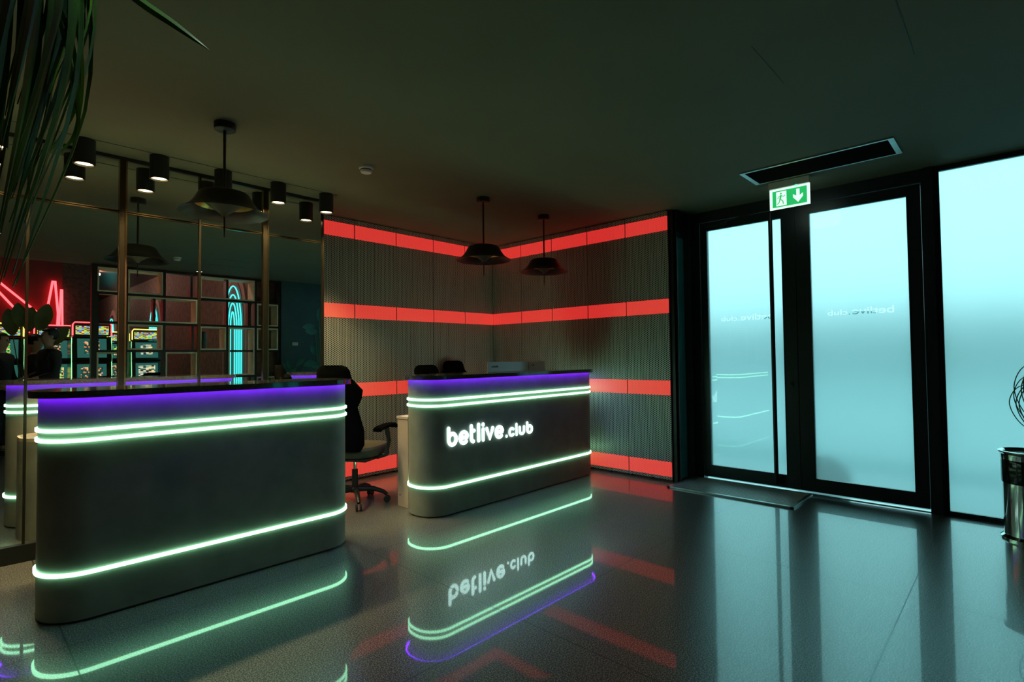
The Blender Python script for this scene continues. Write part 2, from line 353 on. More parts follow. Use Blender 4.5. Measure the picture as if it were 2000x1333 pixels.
# ---------------- doors and window
def film(name, y0, y1, z0, z1, parent, x, text_y=None, size=0.1, right_y=None):
    """frosted film with the lettering cut out of it"""
    cu = None
    if text_y is not None:
        tcu = bpy.data.curves.new('t', 'FONT'); tcu.body = 'betlive'; tcu.size = size; tcu.space_character = 0.95; tcu.offset = 0.0025
        t2 = bpy.data.curves.new('t', 'FONT'); t2.body = '.club'; t2.size = size * 0.78; t2.offset = 0.002
        obs = []
        for c in (tcu, t2):
            o = bpy.data.objects.new('t', c); COL.objects.link(o); obs.append(o)
        bpy.context.view_layer.update()
        w1 = obs[0].dimensions.x; w2 = obs[1].dimensions.x
        for o in obs: 
            bpy.ops.object.select_all(action='DESELECT'); o.select_set(True); bpy.context.view_layer.objects.active = o; bpy.ops.object.convert(target='CURVE')
        full = w1 + w2 + 0.012; k = (right_y - text_y) / full
        cu = bpy.data.curves.new(name, 'CURVE'); cu.dimensions = '2D'; cu.fill_mode = 'BOTH'; cu.resolution_u = 6
        for o, dx in ((obs[0], 0), (obs[1], w1 + 0.008)):
            for s in o.data.splines:
                n = cu.splines.new('BEZIER'); n.bezier_points.add(len(s.bezier_points) - 1); n.use_cyclic_u = True
                for a, b in zip(s.bezier_points, n.bezier_points):
                    for at in ('handle_left_type', 'handle_right_type'): setattr(b, at, 'FREE')
                    for at in ('co', 'handle_left', 'handle_right'):
                        v = getattr(a, at); setattr(b, at, (text_y + (v.x + dx) * k, 1.640 + v.y, 0))
        for o in obs: bpy.data.objects.remove(o)
    else:
        cu = bpy.data.curves.new(name, 'CURVE'); cu.dimensions = '2D'; cu.fill_mode = 'BOTH'
    p = cu.splines.new('POLY'); p.points.add(3); p.use_cyclic_u = True
    for q, (a, b) in zip(p.points, ((y0, z0), (y1, z0), (y1, z1), (y0, z1))): q.co = (a, b, 0, 1)
    cu.extrude = 0.0006
    o = bpy.data.objects.new(name, cu); COL.objects.link(o)
    bpy.context.view_layer.update()
    me = bpy.data.meshes.new_from_object(o.evaluated_get(bpy.context.evaluated_depsgraph_get()))
    bpy.data.objects.remove(o); me.materials.clear(); me.materials.append(M_frost)
    o = bpy.data.objects.new(name, me); COL.objects.link(o); o.parent = parent
    o.location = (x, 0, 0); o.rotation_euler = (PI / 2, 0, PI / 2)
    return o
def leaf_frame(bm, y0, y1, z0, z1, gy0, gy1, gz0, gz1, x0, x1):
    box(bm, x0, x1, y0, gy0, z0, z1); box(bm, x0, x1, gy1, y1, z0, z1)
    box(bm, x0, x1, gy0, gy1, z0, gz0); box(bm, x0, x1, gy0, gy1, gz1, z1)
    # glazing beads
    for a, b, c, d in ((gy0, gy0 + 0.008, gz0, gz1), (gy1 - 0.008, gy1, gz0, gz1), (gy0, gy1, gz0, gz0 + 0.008), (gy0, gy1, gz1 - 0.008, gz1)):
        box(bm, x0 - 0.004, x0 + 0.02, a, b, c, d)
# surrounding frame
bm = B()
box(bm, 5.46, 5.56, 2.43, 2.53, 0, H); box(bm, 5.46, 5.56, 0.45, 0.55, 0, H); box(bm, 5.46, 5.56, 0.55, 2.43, 2.69, H)
box(bm, 5.44, 5.46, 0.47, 0.53, 0, H)
struct('door_frame', bm, M_frame)
def door(n, y0, y1, gy0, gy1, ty0, ty1):
    bm = B(); leaf_frame(bm, y0, y1, 0.028, 2.685, gy0, gy1, 0.142, 2.605, 5.475, 5.535)
    d = struct('door_%d' % n, bm, M_frame)
    obj('glass_pane', box(B(), 5.500, 5.501, gy0, gy1, 0.142, 2.605), M_glass, d)
    film('frosted_film', gy0, gy1, 0.142, 2.605, d, 5.506, ty0, 0.088, ty1)
    return d
d1 = door(1, 1.512, 2.425, 1.618, 2.360, 1.715, 2.235)
d2 = door(2, 0.555, 1.506, 0.642, 1.386, 0.752, 1.262)
bm = B(); tube(bm, [(5.41, 1.70, 0.06), (5.41, 1.70, 2.65)], 0.019, 16)
for z in (0.09, 2.63): tube(bm, [(5.41, 1.70, z), (5.478, 1.70, z)], 0.010, 8)
obj('pull_handle', bm, M_black, d1, True)
bm = B(); box(bm, 5.462, 5.476, 1.548, 1.580, 0.985, 1.035, 0.004); obj('door_lock', bm, M_black, d1)
bm = B(); cyl(bm, 0, 0, 0, 0.012, 0.008, 12); obj('lock_cylinder', bm, M_chrome, d1, True, (5.464, 1.564, 1.012), (0, -PI / 2, 0))
bm = B(); box(bm, 5.43, 5.475, 2.12, 2.36, 2.625, 2.675, 0.005); tube(bm, [(5.43, 2.2, 2.64), (5.41, 2.0, 2.67), (5.45, 1.85, 2.69)], 0.006, 8); obj('door_closer', bm, M_black, d1)
bm = B(); box(bm, 5.468, 5.475, 1.506, 1.512, 0.03, 2.68); struct('trim_6', bm, M_black)
bm = B(); box(bm, 5.48, 5.53, 0.55, 2.43, 0.0, 0.006); struct('door_sill', bm, M_alu)
# window beside the doors
bm = B(); leaf_frame(bm, -0.72, 0.45, 0.0, H, -0.68, 0.440, 0.028, 2.765, 5.48, 5.54)
w1 = struct('window_1', bm, M_frame)
obj('glass_pane', box(B(), 5.505, 5.506, -0.68, 0.440, 0.028, 2.765), M_glass, w1)
film('frosted_film', -0.68, 0.440, 0.028, 2.765, w1, 5.511)
bm = B(); box(bm, 5.470, 5.482, -0.68, 0.44, 0.0, 0.028); obj('window_sill', bm, M_frame, w1)

# ---------------- outside
M_pave = mat('wet_paving', (0.15, 0.215, 0.225), 0.6, noise=0.12, nscale=0.8)
struct('ground_outside', box(B(), 5.56, 60, -40, 40, -0.14, -0.02), M_pave)
M_road = mat('dark_kerb_bed', (0.03, 0.12, 0.125), 0.8, noise=0.2, nscale=2)
struct('kerb_bed_outside', box(B(), 6.95, 7.9, -40, 40, -0.02, -0.012), M_road)
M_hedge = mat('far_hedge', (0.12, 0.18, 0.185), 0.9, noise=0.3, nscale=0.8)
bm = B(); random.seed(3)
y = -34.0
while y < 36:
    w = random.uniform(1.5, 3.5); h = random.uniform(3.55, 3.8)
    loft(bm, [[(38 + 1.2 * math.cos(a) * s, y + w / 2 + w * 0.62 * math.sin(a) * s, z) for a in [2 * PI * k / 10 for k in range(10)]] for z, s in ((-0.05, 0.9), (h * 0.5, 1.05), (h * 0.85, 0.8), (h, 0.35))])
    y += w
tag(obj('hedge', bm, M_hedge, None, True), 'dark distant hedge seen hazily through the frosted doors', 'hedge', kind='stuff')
bm = B(); random.seed(5)
loft(bm, [[(6.10 + 0.16 * s * math.cos(a), 1.47 + 0.24 * s * math.sin(a), z) for a in [2 * PI * k / 16 for k in range(16)]] for z, s in ((-0.02, 0.8), (0.05, 1.05), (0.16, 0.95), (0.26, 0.4))])
tag(obj('shrub', bm, mat('shrub_green', (0.01, 0.06, 0.07), 0.9, noise=0.4, nscale=12, bump=0.6), None, True), 'low dark shrub outside, blurred behind the lower corner of the right-hand door', 'shrub')

# =================================================================== RECEPTION DESKS
def desk(x0, x1, label, logo=False):
    t = thing('reception_desk', label, 'desk', ((x0 + x1) / 2, 3.63, 0), 0, 'reception desks with light strips')
    hw = (x1 - x0) / 2; D = 0.21
    R = lambda g: rrect(-hw - g, hw + g, -D - g, D + g, 0.195 + g, 16)
    bm = B(); prism(bm, R(0), 0.012, 1.122); obj('desk_body', bm, M_conc, t, True)
    bm = B(); prism(bm, R(-0.012), 0.0, 0.012); obj('plinth', bm, M_black, t, True)
    bm = B(); prism(bm, R(0.040), 1.133, 1.152); ring(bm, R(0.040), R(0.034), 1.118, 1.133); obj('countertop', bm, M_top, t, True)
    bm = B(); ring(bm, R(0.031), R(0.021), 1.1235, 1.1325); obj('violet_light_strip', bm, M_violet, t, True)
    bm = B(); prism(bm, R(0.012), 1.1221, 1.1329); obj('counter_spacer', bm, M_black, t, True)
    for z, h in ((0.242, 0.017), (0.903, 0.016), (0.953, 0.016)):
        bm = B(); ring(bm, R(0.011), R(-0.004), z - h / 2, z + h / 2); obj('light_strip', bm, M_led, t, True)
    return t
D1 = desk(0.315, 1.985, 'left reception desk with plain dark front, white light strips, violet glow and no lettering')
D2 = desk(2.640, 4.955, 'right reception desk with glowing white lettering on its front and light strips')

# glowing logo of rounded strokes
def glyph(ch):
    """strokes in units of x-height; returns (list of polylines, advance width)"""
    C = lambda a0, a1, n=26, cx=0.5, cy_=0.5, r=0.5: [(cx + r * math.cos(math.radians(a0 + (a1 - a0) * i / n)), cy_ + r * math.sin(math.radians(a0 + (a1 - a0) * i / n))) for i in range(n + 1)]
    if ch == 'b': return [[(0, 1.5), (0, 0.5)], C(0, 360)], 1.0
    if ch == 'e': return [[(0.0, 0.5), (1.0, 0.5)] + C(0, 310)[1:]], 1.0
    if ch == 't': return [[(0, 1.45), (0, 0.3)] + C(180, 270, 8, 0.3, 0.3, 0.3), [(0.0, 1.0), (0.42, 1.0)]], 0.42
    if ch == 'l': return [[(0, 1.5), (0, 0.0)]], 0.0
    if ch == 'i': return [[(0, 1.0), (0, 0.0)], [(0, 1.42), (0, 1.47)]], 0.0
    if ch == 'v': return [[(0, 1.0), (0.42, 0.0), (0.84, 1.0)]], 0.84
    if ch == '.': return [[(0, 0.0), (0.02, 0.02)]], 0.0
    if ch == 'c': return [C(48, 312)], 0.86
    if ch == 'u': return [[(0, 1.0), (0, 0.42)] + C(180, 360, 16, 0.42, 0.42, 0.42) + [(0.84, 1.0)]], 0.84
def logo(parent, items, yface):
    cu = bpy.data.curves.new('logo', 'CURVE'); cu.dimensions = '3D'; cu.bevel_resolution = 3; cu.resolution_u = 1
    out = []
    for ch, xa, xb, zb, xh, wr in items:
        pl, wd = glyph(ch); sx = (xb - xa - 2 * wr) / wd if wd else 0
        for p in pl:
            bm = B(); pts = [(xa + wr + px * sx, 0, zb + wr + pz * (xh - 2 * wr)) for px, pz in p]
            out.append((pts, wr))
    bm = B()
    for pts, wr in out:
        n0 = len(bm.verts); tube(bm, pts, wr, 12)
        for e in (pts[0], pts[-1]):
            bmesh.ops.create_uvsphere(bm, u_segments=12, v_segments=8, radius=wr, matrix=Matrix.Translation(e))
    for v in bm.verts: v.co.y *= 0.55
    return obj('lettering', bm, M_logo, parent, True, (0, yface, 0))
big = [('b', 2.815, 2.925), ('e', 2.938, 3.052), ('t', 3.066, 3.128), ('l', 3.150, 3.180), ('i', 3.204, 3.234), ('v', 3.248, 3.352), ('e', 3.362, 3.476)]
sm = [('.', 3.500, 3.526), ('c', 3.540, 3.616), ('l', 3.634, 3.658), ('u', 3.678, 3.762), ('b', 3.784, 3.874)]
cx = (2.640 + 4.955) / 2
items = [(c, a - cx, b - cx, 0.560, 0.122, 0.0155) for c, a, b in big] + [(c, a - cx, b - cx, 0.560, 0.088, 0.0120) for c, a, b in sm]
logo(D2, items, -0.21 - 0.006)

# low work counters behind the desks
t = thing('work_counter', 'low beige work counter with rounded end behind the left reception desk', 'counter', (1.10, 4.075, 0))
bm = B(); prism(bm, rrect(-0.742, 0.75, -0.222, 0.215, 0.16), 0, 0.715); obj('counter_body', bm, M_conc, t, True)
bm = B(); ring(bm, rrect(-0.742, 0.75, -0.222, 0.215, 0.16), rrect(-0.727, 0.735, -0.207, 0.20, 0.145), 0.715, 0.740); obj('raised_rim', bm, M_beige, t, True)
t = thing('work_counter', 'low beige cabinet standing against the back of the right reception desk', 'counter', (3.5, 3.925, 0))
bm = B(); box(bm, -0.765, 0.9, -0.078, 0.078, 0.0, 0.762, 0.003); obj('cabinet_body', bm, M_beige, t)
bm = B(); box(bm, -0.770, 0.905, -0.080, 0.084, 0.763, 0.786, 0.002); obj('cabinet_top', bm, M_beige, t)
bm = B()
for z in (0.08, 0.6): cyl(bm, 0, 0, 0, 0.004, 0.006, 10)
obj('peg', bm, M_chrome, t, False, (-0.7655, 0.04, 0.10), (0, -PI / 2, 0))
t = thing('card_reader', 'small white box device lying on the low counter behind the left desk', 'device', (0.56, 4.08, 0.7155), 0.3)
bm = B(); box(bm, -0.06, 0.06, -0.05, 0.05, 0.0, 0.10, 0.01); obj('device_body', bm, M_white, t, True)
bm = B(); box(bm, -0.05, 0.05, -0.054, -0.049, 0.03, 0.07); obj('screen', bm, M_black, t)

M_acr = mat('pale_acrylic', (0.82, 0.88, 0.88), 0.18, 0.22)
M_acr.node_tree.nodes['Principled BSDF'].inputs['Transmission Weight'].default_value = 0.1
# acrylic sign on the right desk
t = thing('counter_sign', 'long pale translucent acrylic sign standing on top of the right reception desk', 'sign', (3.87, 3.60, 1.1525))
bm = B(); box(bm, -0.412, 0.412, -0.006, 0.006, 0.0, 0.096, 0.001); obj('acrylic_panel', bm, M_acr, t)
bm = B()
M_inkp = mat('grey_print', (0.06, 0.10, 0.12), 0.6, noise=0.1, nscale=20)
random.seed(2)
x = -0.365
while x < -0.275: box(bm, x, x + 0.008, -0.0068, -0.006, 0.045, 0.045 + random.choice((0.012, 0.018))); x += 0.0115
obj('printed_text', bm, M_inkp, t); bm = B()
x = 0.20
while x < 0.232: box(bm, x, x + 0.007, -0.0068, -0.006, 0.052, 0.052 + random.choice((0.010, 0.015))); x += 0.0105
obj('printed_text', bm, M_inkp, t)
bm = B(); box(bm, 0.152, 0.156, -0.0068, -0.006, 0.0, 0.096); obj('divider_line', bm, M_inkp, t)
bm = B(); box(bm, -0.40, 0.40, -0.03, 0.03, 0.0, 0.004); obj('sign_foot', bm, M_white, t)

# =================================================================== CEILING THINGS
def sc_(o): o.scale = (0.74, 0.74, 0.74)
def pendant(label, x, y, z_low):
    t = thing('pendant_lamp', label, 'pendant lamp', (x, y, H), 0, 'black wide pendant lamps above the desks')
    dz = z_low - H
    bm = B(); lathe(bm, [(0, 0), (0.062, 0), (0.062, -0.042), (0.056, -0.046), (0, -0.046)], 32); obj('canopy', bm, M_black, t, True)
    bm = B(); tube(bm, [(0, 0, -0.04), (0, 0, dz + 0.15)], 0.0085, 12); obj('rod', bm, M_black, t, True)
    bm = B(); lathe(bm, [(0, 0.205), (0.165, 0.205), (0.188, 0.196), (0.202, 0.180), (0.228, 0.130), (0.262, 0.082), (0.305, 0.048), (0.345, 0.026),
                         (0.345, 0.022), (0.302, 0.038), (0.256, 0.070), (0.222, 0.118), (0.196, 0.170), (0.16, 0.196), (0, 0.198)], 56, closed=False)
    sc_(obj('shade', bm, M_black, t, True, (0, 0, dz)))
    bm = B(); lathe(bm, [(0.186, 0.166), (0.216, 0.116), (0.226, 0.100), (0.222, 0.098), (0.208, 0.114), (0.180, 0.164)], 56, closed=True); sc_(obj('gold_liner', bm, M_gold, t, True, (0, 0, dz)))
    bm = B(); lathe(bm, [(0, 0.150), (0.170, 0.150), (0.180, 0.138), (0.14, 0.100), (0.08, 0.056), (0.035, 0.024), (0.012, -0.004), (0, -0.006)], 48); sc_(obj('inner_cone', bm, mat('grey_green_metal', (0.09, 0.10, 0.085), 0.5, 0.3, noise=0.1, nscale=8), t, True, (0, 0, dz)))
    bm = B(); lathe(bm, [(0, 0.0), (0.012, -0.004), (0.013, -0.010), (0.0075, -0.014), (0.0065, -0.10), (0.003, -0.155), (0, -0.158)], 16); obj('needle', bm, M_black, t, True, (0, 0, dz)).scale = (0.74, 0.74, 0.85)
    return t
pendant('black wide pendant lamp hanging above the left reception desk', 1.185, 3.62, 2.205)
pendant('black wide pendant lamp over the lettered desk, nearer the mirrored wall side', 3.45, 3.63, 2.190)
pendant('black wide pendant lamp over the lettered desk, nearer the entrance doors', 4.345, 3.64, 2.178)

def spot(label, x, y):
    t = thing('ceiling_spotlight', label, 'spotlight', (x, y, H), 0, 'black cylinder spotlights along the mirrored wall')
    bm = B(); lathe(bm, [(0, 0), (0.062, 0), (0.062, -0.170), (0.053, -0.170), (0.050, -0.150), (0, -0.150)], 36); obj('housing', bm, M_black, t, True)
    bm = B(); lathe(bm, [(0, -0.1505), (0.0495, -0.1505), (0.0495, -0.158), (0.0, -0.160)], 28); obj('lens', bm, emat('warm_lens', (1.0, 0.70, 0.34), 9.0), t, True)
    l = bpy.data.lights.new('spot_beam', 'SPOT'); l.energy = 88; l.color = (1.0, 0.78, 0.38); l.spot_size = math.radians(102); l.spot_blend = 0.6; l.shadow_soft_size = 0.045
    o = bpy.data.objects.new('spot_beam', l); o.location = (0, 0, -0.175); COL.objects.link(o); o.parent = t
    return t
for i, lb in enumerate(['cylinder ceiling spotlight mostly hidden by hanging grass at far left', 'black cylinder ceiling spotlight between the hanging grass and the first brass mullion',
                        'black cylinder ceiling spotlight just right of the first brass mullion', 'black cylinder ceiling spotlight directly behind the left desk pendant rod',
                        'black cylinder ceiling spotlight right of the big pendant lamp', 'black cylinder ceiling spotlight at the corner beside the perforated wall']):
    spot(lb, 0.61 + 0.435 * (i - 1), 4.55)
def detector(label, x, y):
    t = thing('smoke_detector', label, 'smoke detector', (x, y, H), 0, 'white ceiling smoke detectors')
    bm = B(); lathe(bm, [(0, 0), (0.055, 0), (0.055, -0.014), (0.050, -0.018), (0, -0.018)], 32); obj('mount', bm, M_white, t, True)
    bm = B(); lathe(bm, [(0, -0.018), (0.043, -0.018), (0.045, -0.034), (0.038, -0.046), (0, -0.048)], 32); obj('sensor_head', bm, M_white, t, True)
    bm = B(); lathe(bm, [(0.0455, -0.022), (0.0462, -0.022), (0.0462, -0.028), (0.0455, -0.028)], 32, closed=True); obj('vent_slot', bm, M_black, t)
    return t
detector('round white smoke detector on the ceiling in front of the desks', 2.235, 3.68)
detector('round white smoke detector behind the viewer, seen only reflected in the mirror', 2.27, 0.62)

def downlight(label, x, y, aim, e, size):  # unseen ceiling fixtures, added to brighten the floor near the viewer
    t = thing('added_downlight', label, 'downlight', (x, y, H), 0, 'added downlights near the viewer')
    bm = B(); lathe(bm, [(0.045, 0), (0.060, 0), (0.058, -0.006), (0.045, -0.004)], 28, closed=True); obj('trim_ring', bm, M_black, t, True)
    bm = B(); lathe(bm, [(0, -0.001), (0.043, -0.001), (0.043, -0.003), (0, -0.003)], 24); obj('lens', bm, emat('cool_lens', (0.85, 1.0, 0.85), 3.0), t)
    l = bpy.data.lights.new('downlight_beam', 'SPOT'); l.energy = e; l.color = (0.80, 1.0, 0.82); l.spot_size = math.radians(size); l.spot_blend = 0.8; l.shadow_soft_size = 0.04
    o = bpy.data.objects.new('downlight_beam', l); COL.objects.link(o); o.parent = t; o.location = (0, 0, -0.01)
    o.rotation_euler = Vector((aim[0] - x, aim[1] - y, -H)).to_track_quat('-Z', 'Y').to_euler()
downlight('small added ceiling downlight above the viewer, hidden in the mirror by hanging grass', 0.35, 0.95, (1.0, 1.7), 21, 78)
downlight('small added ceiling downlight behind the viewer by the teal wall', 2.9, -0.55, (2.6, 0.3), 9, 100)
# air grille
t = thing('air_grille', 'long rectangular air vent with aluminium frame and dark slats in the ceiling before the doors', 'vent', (4.70, 1.12, H))
bm = B()
X0, X1, Y0, Y1 = -0.198, 0.198, -0.527, 0.527
for a in ((X0, X0 + 0.02, Y0, Y1), (X1 - 0.02, X1, Y0, Y1), (X0 + 0.02, X1 - 0.02, Y0, Y0 + 0.035), (X0 + 0.02, X1 - 0.02, Y1 - 0.035, Y1)): box(bm, *a, -0.008, 0)
obj('grille_frame', bm, M_alu, t)
obj('grille_back', box(B(), X0 + 0.02, X1 - 0.02, Y0 + 0.035, Y1 - 0.035, -0.002, 0.0), M_black, t)
bm = B()
for k in range(26):
    x = X0 + 0.03 + k * 0.0135
    vs = [bm.verts.new(p) for p in ((x, Y0 + 0.035, -0.002), (x + 0.007, Y0 + 0.035, -0.009), (x + 0.007, Y1 - 0.035, -0.009), (x, Y1 - 0.035, -0.002), (x + 0.0015, Y0 + 0.035, -0.002), (x + 0.0085, Y0 + 0.035, -0.009), (x + 0.0085, Y1 - 0.035, -0.009), (x + 0.0015, Y1 - 0.035, -0.002))]
    for f in ((0, 1, 2, 3), (4, 7, 6, 5), (0, 4, 5, 1), (3, 2, 6, 7), (1, 5, 6, 2), (0, 3, 7, 4)): bm.faces.new([vs[i] for i in f])
obj('slat', bm, mat('matt_black', (0.006, 0.007, 0.007), 0.8, noise=0.1, nscale=9, spec=0.1), t)

# exit sign
t = thing('exit_sign', 'lit green and white emergency exit sign with running figure and down arrow above the doors', 'exit sign', (4.98, 1.402, H))
bm = B(); box(bm, -0.028, 0.028, -0.162, 0.162, -0.060, 0, 0.004); obj('sign_housing', bm, mat('grey_housing', (0.75, 0.80, 0.78), 0.5, noise=0.05, nscale=9), t)
M_sw = emat('sign_white', (0.72, 1.0, 0.84), 1.15, (0.6, 0.6, 0.6)); M_sg = emat('sign_green', (0.02, 0.50, 0.13), 1.0, (0.02, 0.3, 0.1))
bm = B(); box(bm, -0.006, 0.006, -0.160, 0.160, -0.238, -0.062, 0.001); obj('sign_panel', bm, M_sw, t)
bm = B(); box(bm, -0.0072, -0.006, -0.138, 0.136, -0.222, -0.078); obj('green_field', bm, M_sg, t)
def flat(bm, pts, x0, x1):   # polygon given as (right on sign, up) seen from the room
    a = [bm.verts.new((x0, -p[0], p[1])) for p in pts]; b = [bm.verts.new((x1, -p[0], p[1])) for p in pts]; n = len(pts)
    bm.faces.new(a); bm.faces.new(list(reversed(b)))
    for i in range(n): bm.faces.new((a[i], a[(i + 1) % n], b[(i + 1) % n], b[i]))
bm = B(); flat(bm, [(-0.105, -0.212), (-0.105, -0.088), (-0.022, -0.088), (-0.022, -0.212)], -0.0078, -0.0072)
flat(bm, [(0.056, -0.092), (0.082, -0.092), (0.082, -0.150), (0.108, -0.132), (0.108, -0.160), (0.069, -0.206), (0.030, -0.160), (0.030, -0.132), (0.056, -0.150)], -0.0078, -0.0072)
obj('arrow_and_doorway', bm, M_sw, t)
bm = B(); Hd = [(-0.066 + 0.0075 * math.cos(a), -0.106 + 0.0075 * math.sin(a)) for a in [2 * PI * k / 14 for k in range(14)]]; flat(bm, Hd, -0.0084, -0.0078)
def limb(p, q, w):
    d = Vector((q[0] - p[0], q[1] - p[1])).normalized(); n = Vector((-d.y, d.x)) * w / 2
    flat(bm, [(p[0] + n.x, p[1] + n.y), (q[0] + n.x, q[1] + n.y), (q[0] - n.x, q[1] - n.y), (p[0] - n.x, p[1] - n.y)], -0.0084, -0.0078)
for p, q, w in (((-0.066, -0.118), (-0.074, -0.155), 0.014), ((-0.066, -0.122), (-0.045, -0.136), 0.006), ((-0.045, -0.136), (-0.034, -0.124), 0.006), ((-0.068, -0.122), (-0.088, -0.134), 0.006),
                ((-0.088, -0.134), (-0.094, -0.150), 0.006), ((-0.072, -0.155), (-0.052, -0.172), 0.008), ((-0.052, -0.172), (-0.048, -0.200), 0.008), ((-0.075, -0.155), (-0.080, -0.180), 0.008), ((-0.080, -0.180), (-0.098, -0.196), 0.008)):
    limb(p, q, w)
obj('running_figure', bm, M_sg, t)
bm = B(); cyl(bm, 0, 0, -0.068, -0.058, 0.006, 12); obj('indicator_light', bm, emat('green_pilot', (0.02, 1.0, 0.2), 4.0), t, False, (-0.024, -0.06, 0))

# =================================================================== FLOOR THINGS
t = thing('door_mat', 'rectangular metal-framed ribbed entrance mat on the floor before the left door', 'mat', (5.17, 1.965, 0))
bm = B(); X0, X1, Y0, Y1 = -0.31, 0.28, -0.565, 0.575
for a in ((X0, X0 + 0.025, Y0, Y1), (X1 - 0.02, X1, Y0, Y1), (X0, X1, Y0, Y0 + 0.03), (X0, X1, Y1 - 0.03, Y1)): box(bm, *a, 0.0, 0.016, 0.002)
obj('mat_frame', bm, M_alu, t)
obj('mat_base', box(B(), X0 + 0.02, X1 - 0.02, Y0 + 0.02, Y1 - 0.02, 0.0, 0.006), M_rubber, t)
bm = B(); x = X0 + 0.036
while x < X1 - 0.03: box(bm, x, x + 0.014, Y0 + 0.03, Y1 - 0.03, 0.006, 0.013); x += 0.030
obj('mat_rib', bm, mat('grey_rib', (0.40, 0.44, 0.43), 0.4, 0.3, noise=0.1, nscale=30), t)

t = thing('waste_bin', 'round chrome waste bin with black upper band beside the window', 'bin', (5.135, -0.035, 0))
bm = B(); lathe(bm, [(0, 0.0), (0.168, 0.0), (0.168, 0.012), (0.156, 0.024), (0.150, 0.03), (0.150, 0.385), (0.0, 0.385)], 56); obj('bin_body', bm, M_chrome, t, True)
bm = B(); lathe(bm, [(0.152, 0.386), (0.154, 0.395), (0.154, 0.535), (0.151, 0.545), (0.140, 0.545), (0.140, 0.386)], 56, closed=True); obj('black_band', bm, mat('gloss_black', (0.01, 0.012, 0.010), 0.12, noise=0.1, nscale=5), t, True)
bm = B(); lathe(bm, [(0.150, 0.546), (0.156, 0.548), (0.158, 0.585), (0.170, 0.598), (0.170, 0.606), (0.160, 0.608), (0.146, 0.596), (0.146, 0.546)], 56, closed=True); obj('bin_rim', bm, M_chrome, t, True)
bm = B(); lathe(bm, [(0, 0.578), (0.146, 0.578), (0.146, 0.584), (0.0, 0.584)], 40); obj('ash_tray', bm, M_black, t, True)

# ---------------- gaming chairs
def chair(label, x, y, heading):
    """heading in degrees from +Y towards +X; the chair looks that way"""
    t = thing('office_chair', label, 'chair', (x, y, 0), -math.radians(heading), 'black high-backed office chairs behind the desks')
    def ell(cx_, cy_, z, a, b, n=20, p=2.6):
        out = []
        for k in range(n):
            th = 2 * PI * k / n; c, s = math.cos(th), math.sin(th)
            out.append((cx_ + a * math.copysign(abs(c) ** (2 / p), c), cy_ + b * math.copysign(abs(s) ** (2 / p), s), z))
        return out
    bm = B(); loft(bm, [ell(0, 0.02, z, a, b, p=3.4) for z, a, b in ((0.430, 0.20, 0.20), (0.437, 0.245, 0.245), (0.47, 0.262, 0.262), (0.500, 0.262, 0.262), (0.522, 0.245, 0.245), (0.530, 0.19, 0.19))]); obj('seat', bm, M_seat, t, True)
    bm = B(); box(bm, -0.23, 0.23, -0.2, 0.22, 0.405, 0.432, 0.008); obj('seat_pan', bm, M_black, t)
    prof = [(0.50, 0.19, -0.225), (0.56, 0.235, -0.235), (0.68, 0.245, -0.250), (0.80, 0.215, -0.265), (0.88, 0.195, -0.275), (0.96, 0.245, -0.29), (1.03, 0.262, -0.30), (1.08, 0.215, -0.31), (1.13, 0.165, -0.32), (1.19, 0.155, -0.33), (1.225, 0.135, -0.335), (1.242, 0.09, -0.34)]
    bm = B(); loft(bm, [ell(0, yy, z, a, 0.052 if z < 1.2 else 0.035, 24, 2.4) for z, a, yy in prof]); obj('backrest', bm, M_leath, t, True)
    bm = B(); loft(bm, [ell(0, -0.27, z, a, b, 20) for z, a, b in ((1.03, 0.09, 0.02), (1.05, 0.13, 0.045), (1.12, 0.135, 0.05), (1.15, 0.09, 0.02))]); obj('head_pillow', bm, M_leath, t, True)
    for s in (-1, 1):
        bm = B(); tube(bm, [(s * 0.22, 0.0, 0.42), (s * 0.30, 0.02, 0.44), (s * 0.315, 0.05, 0.56), (s * 0.30, 0.03, 0.68)], [0.022, 0.022, 0.019, 0.024], 10); o = obj('armrest', bm, M_black, t, True)
        bm = B(); loft(bm, [[(s * 0.30 + 0.042 * c, yy + 0.0, zz + 0.016 * d) for c, d in ((-1, -0.6), (-0.8, -1), (0.8, -1), (1, -0.6), (1, 0.5), (0.6, 1), (-0.6, 1), (-1, 0.5))] for yy, zz in ((-0.13, 0.675), (-0.10, 0.69), (0.05, 0.70), (0.14, 0.695), (0.19, 0.675))]); obj('arm_pad', bm, M_leath, o, True)
    bm = B(); cyl(bm, 0, 0, 0.22, 0.405, 0.014, 16); obj('gas_piston', bm, M_chrome, t, True)
    bm = B(); lathe(bm, [(0, 0.10), (0.045, 0.10), (0.045, 0.13), (0.028, 0.15), (0.026, 0.30), (0, 0.30)], 20)
    obj('column', bm, M_black, t, True)
    for k in range(5):
        a = math.radians(72 * k + 20); c, s = math.cos(a), math.sin(a)
        bm = B(); tube(bm, [(0.02 * c, 0.02 * s, 0.125), (0.16 * c, 0.16 * s, 0.125), (0.25 * c, 0.25 * s, 0.095), (0.285 * c, 0.285 * s, 0.066)], [0.026, 0.022, 0.018, 0.015], 10); lg = obj('leg', bm, M_black, t, True)
        bm = B(); sx, sy = -s, c
        for w in (-0.017, 0.017):
            tube(bm, [(0.285 * c + sx * (w - 0.007), 0.285 * s + sy * (w - 0.007), 0.0285), (0.285 * c + sx * (w + 0.007), 0.285 * s + sy * (w + 0.007), 0.0285)], 0.0285, 18)
        obj('caster', bm, M_black, lg, True)
    return t
chair('black high-backed office chair in the gap between the two reception desks', 2.53, 4.37, 62)
chair('black office chair behind the lettered desk, lower back rounded top, nearer the gap', 3.61, 4.40, 180).scale = (1, 1, 0.981)
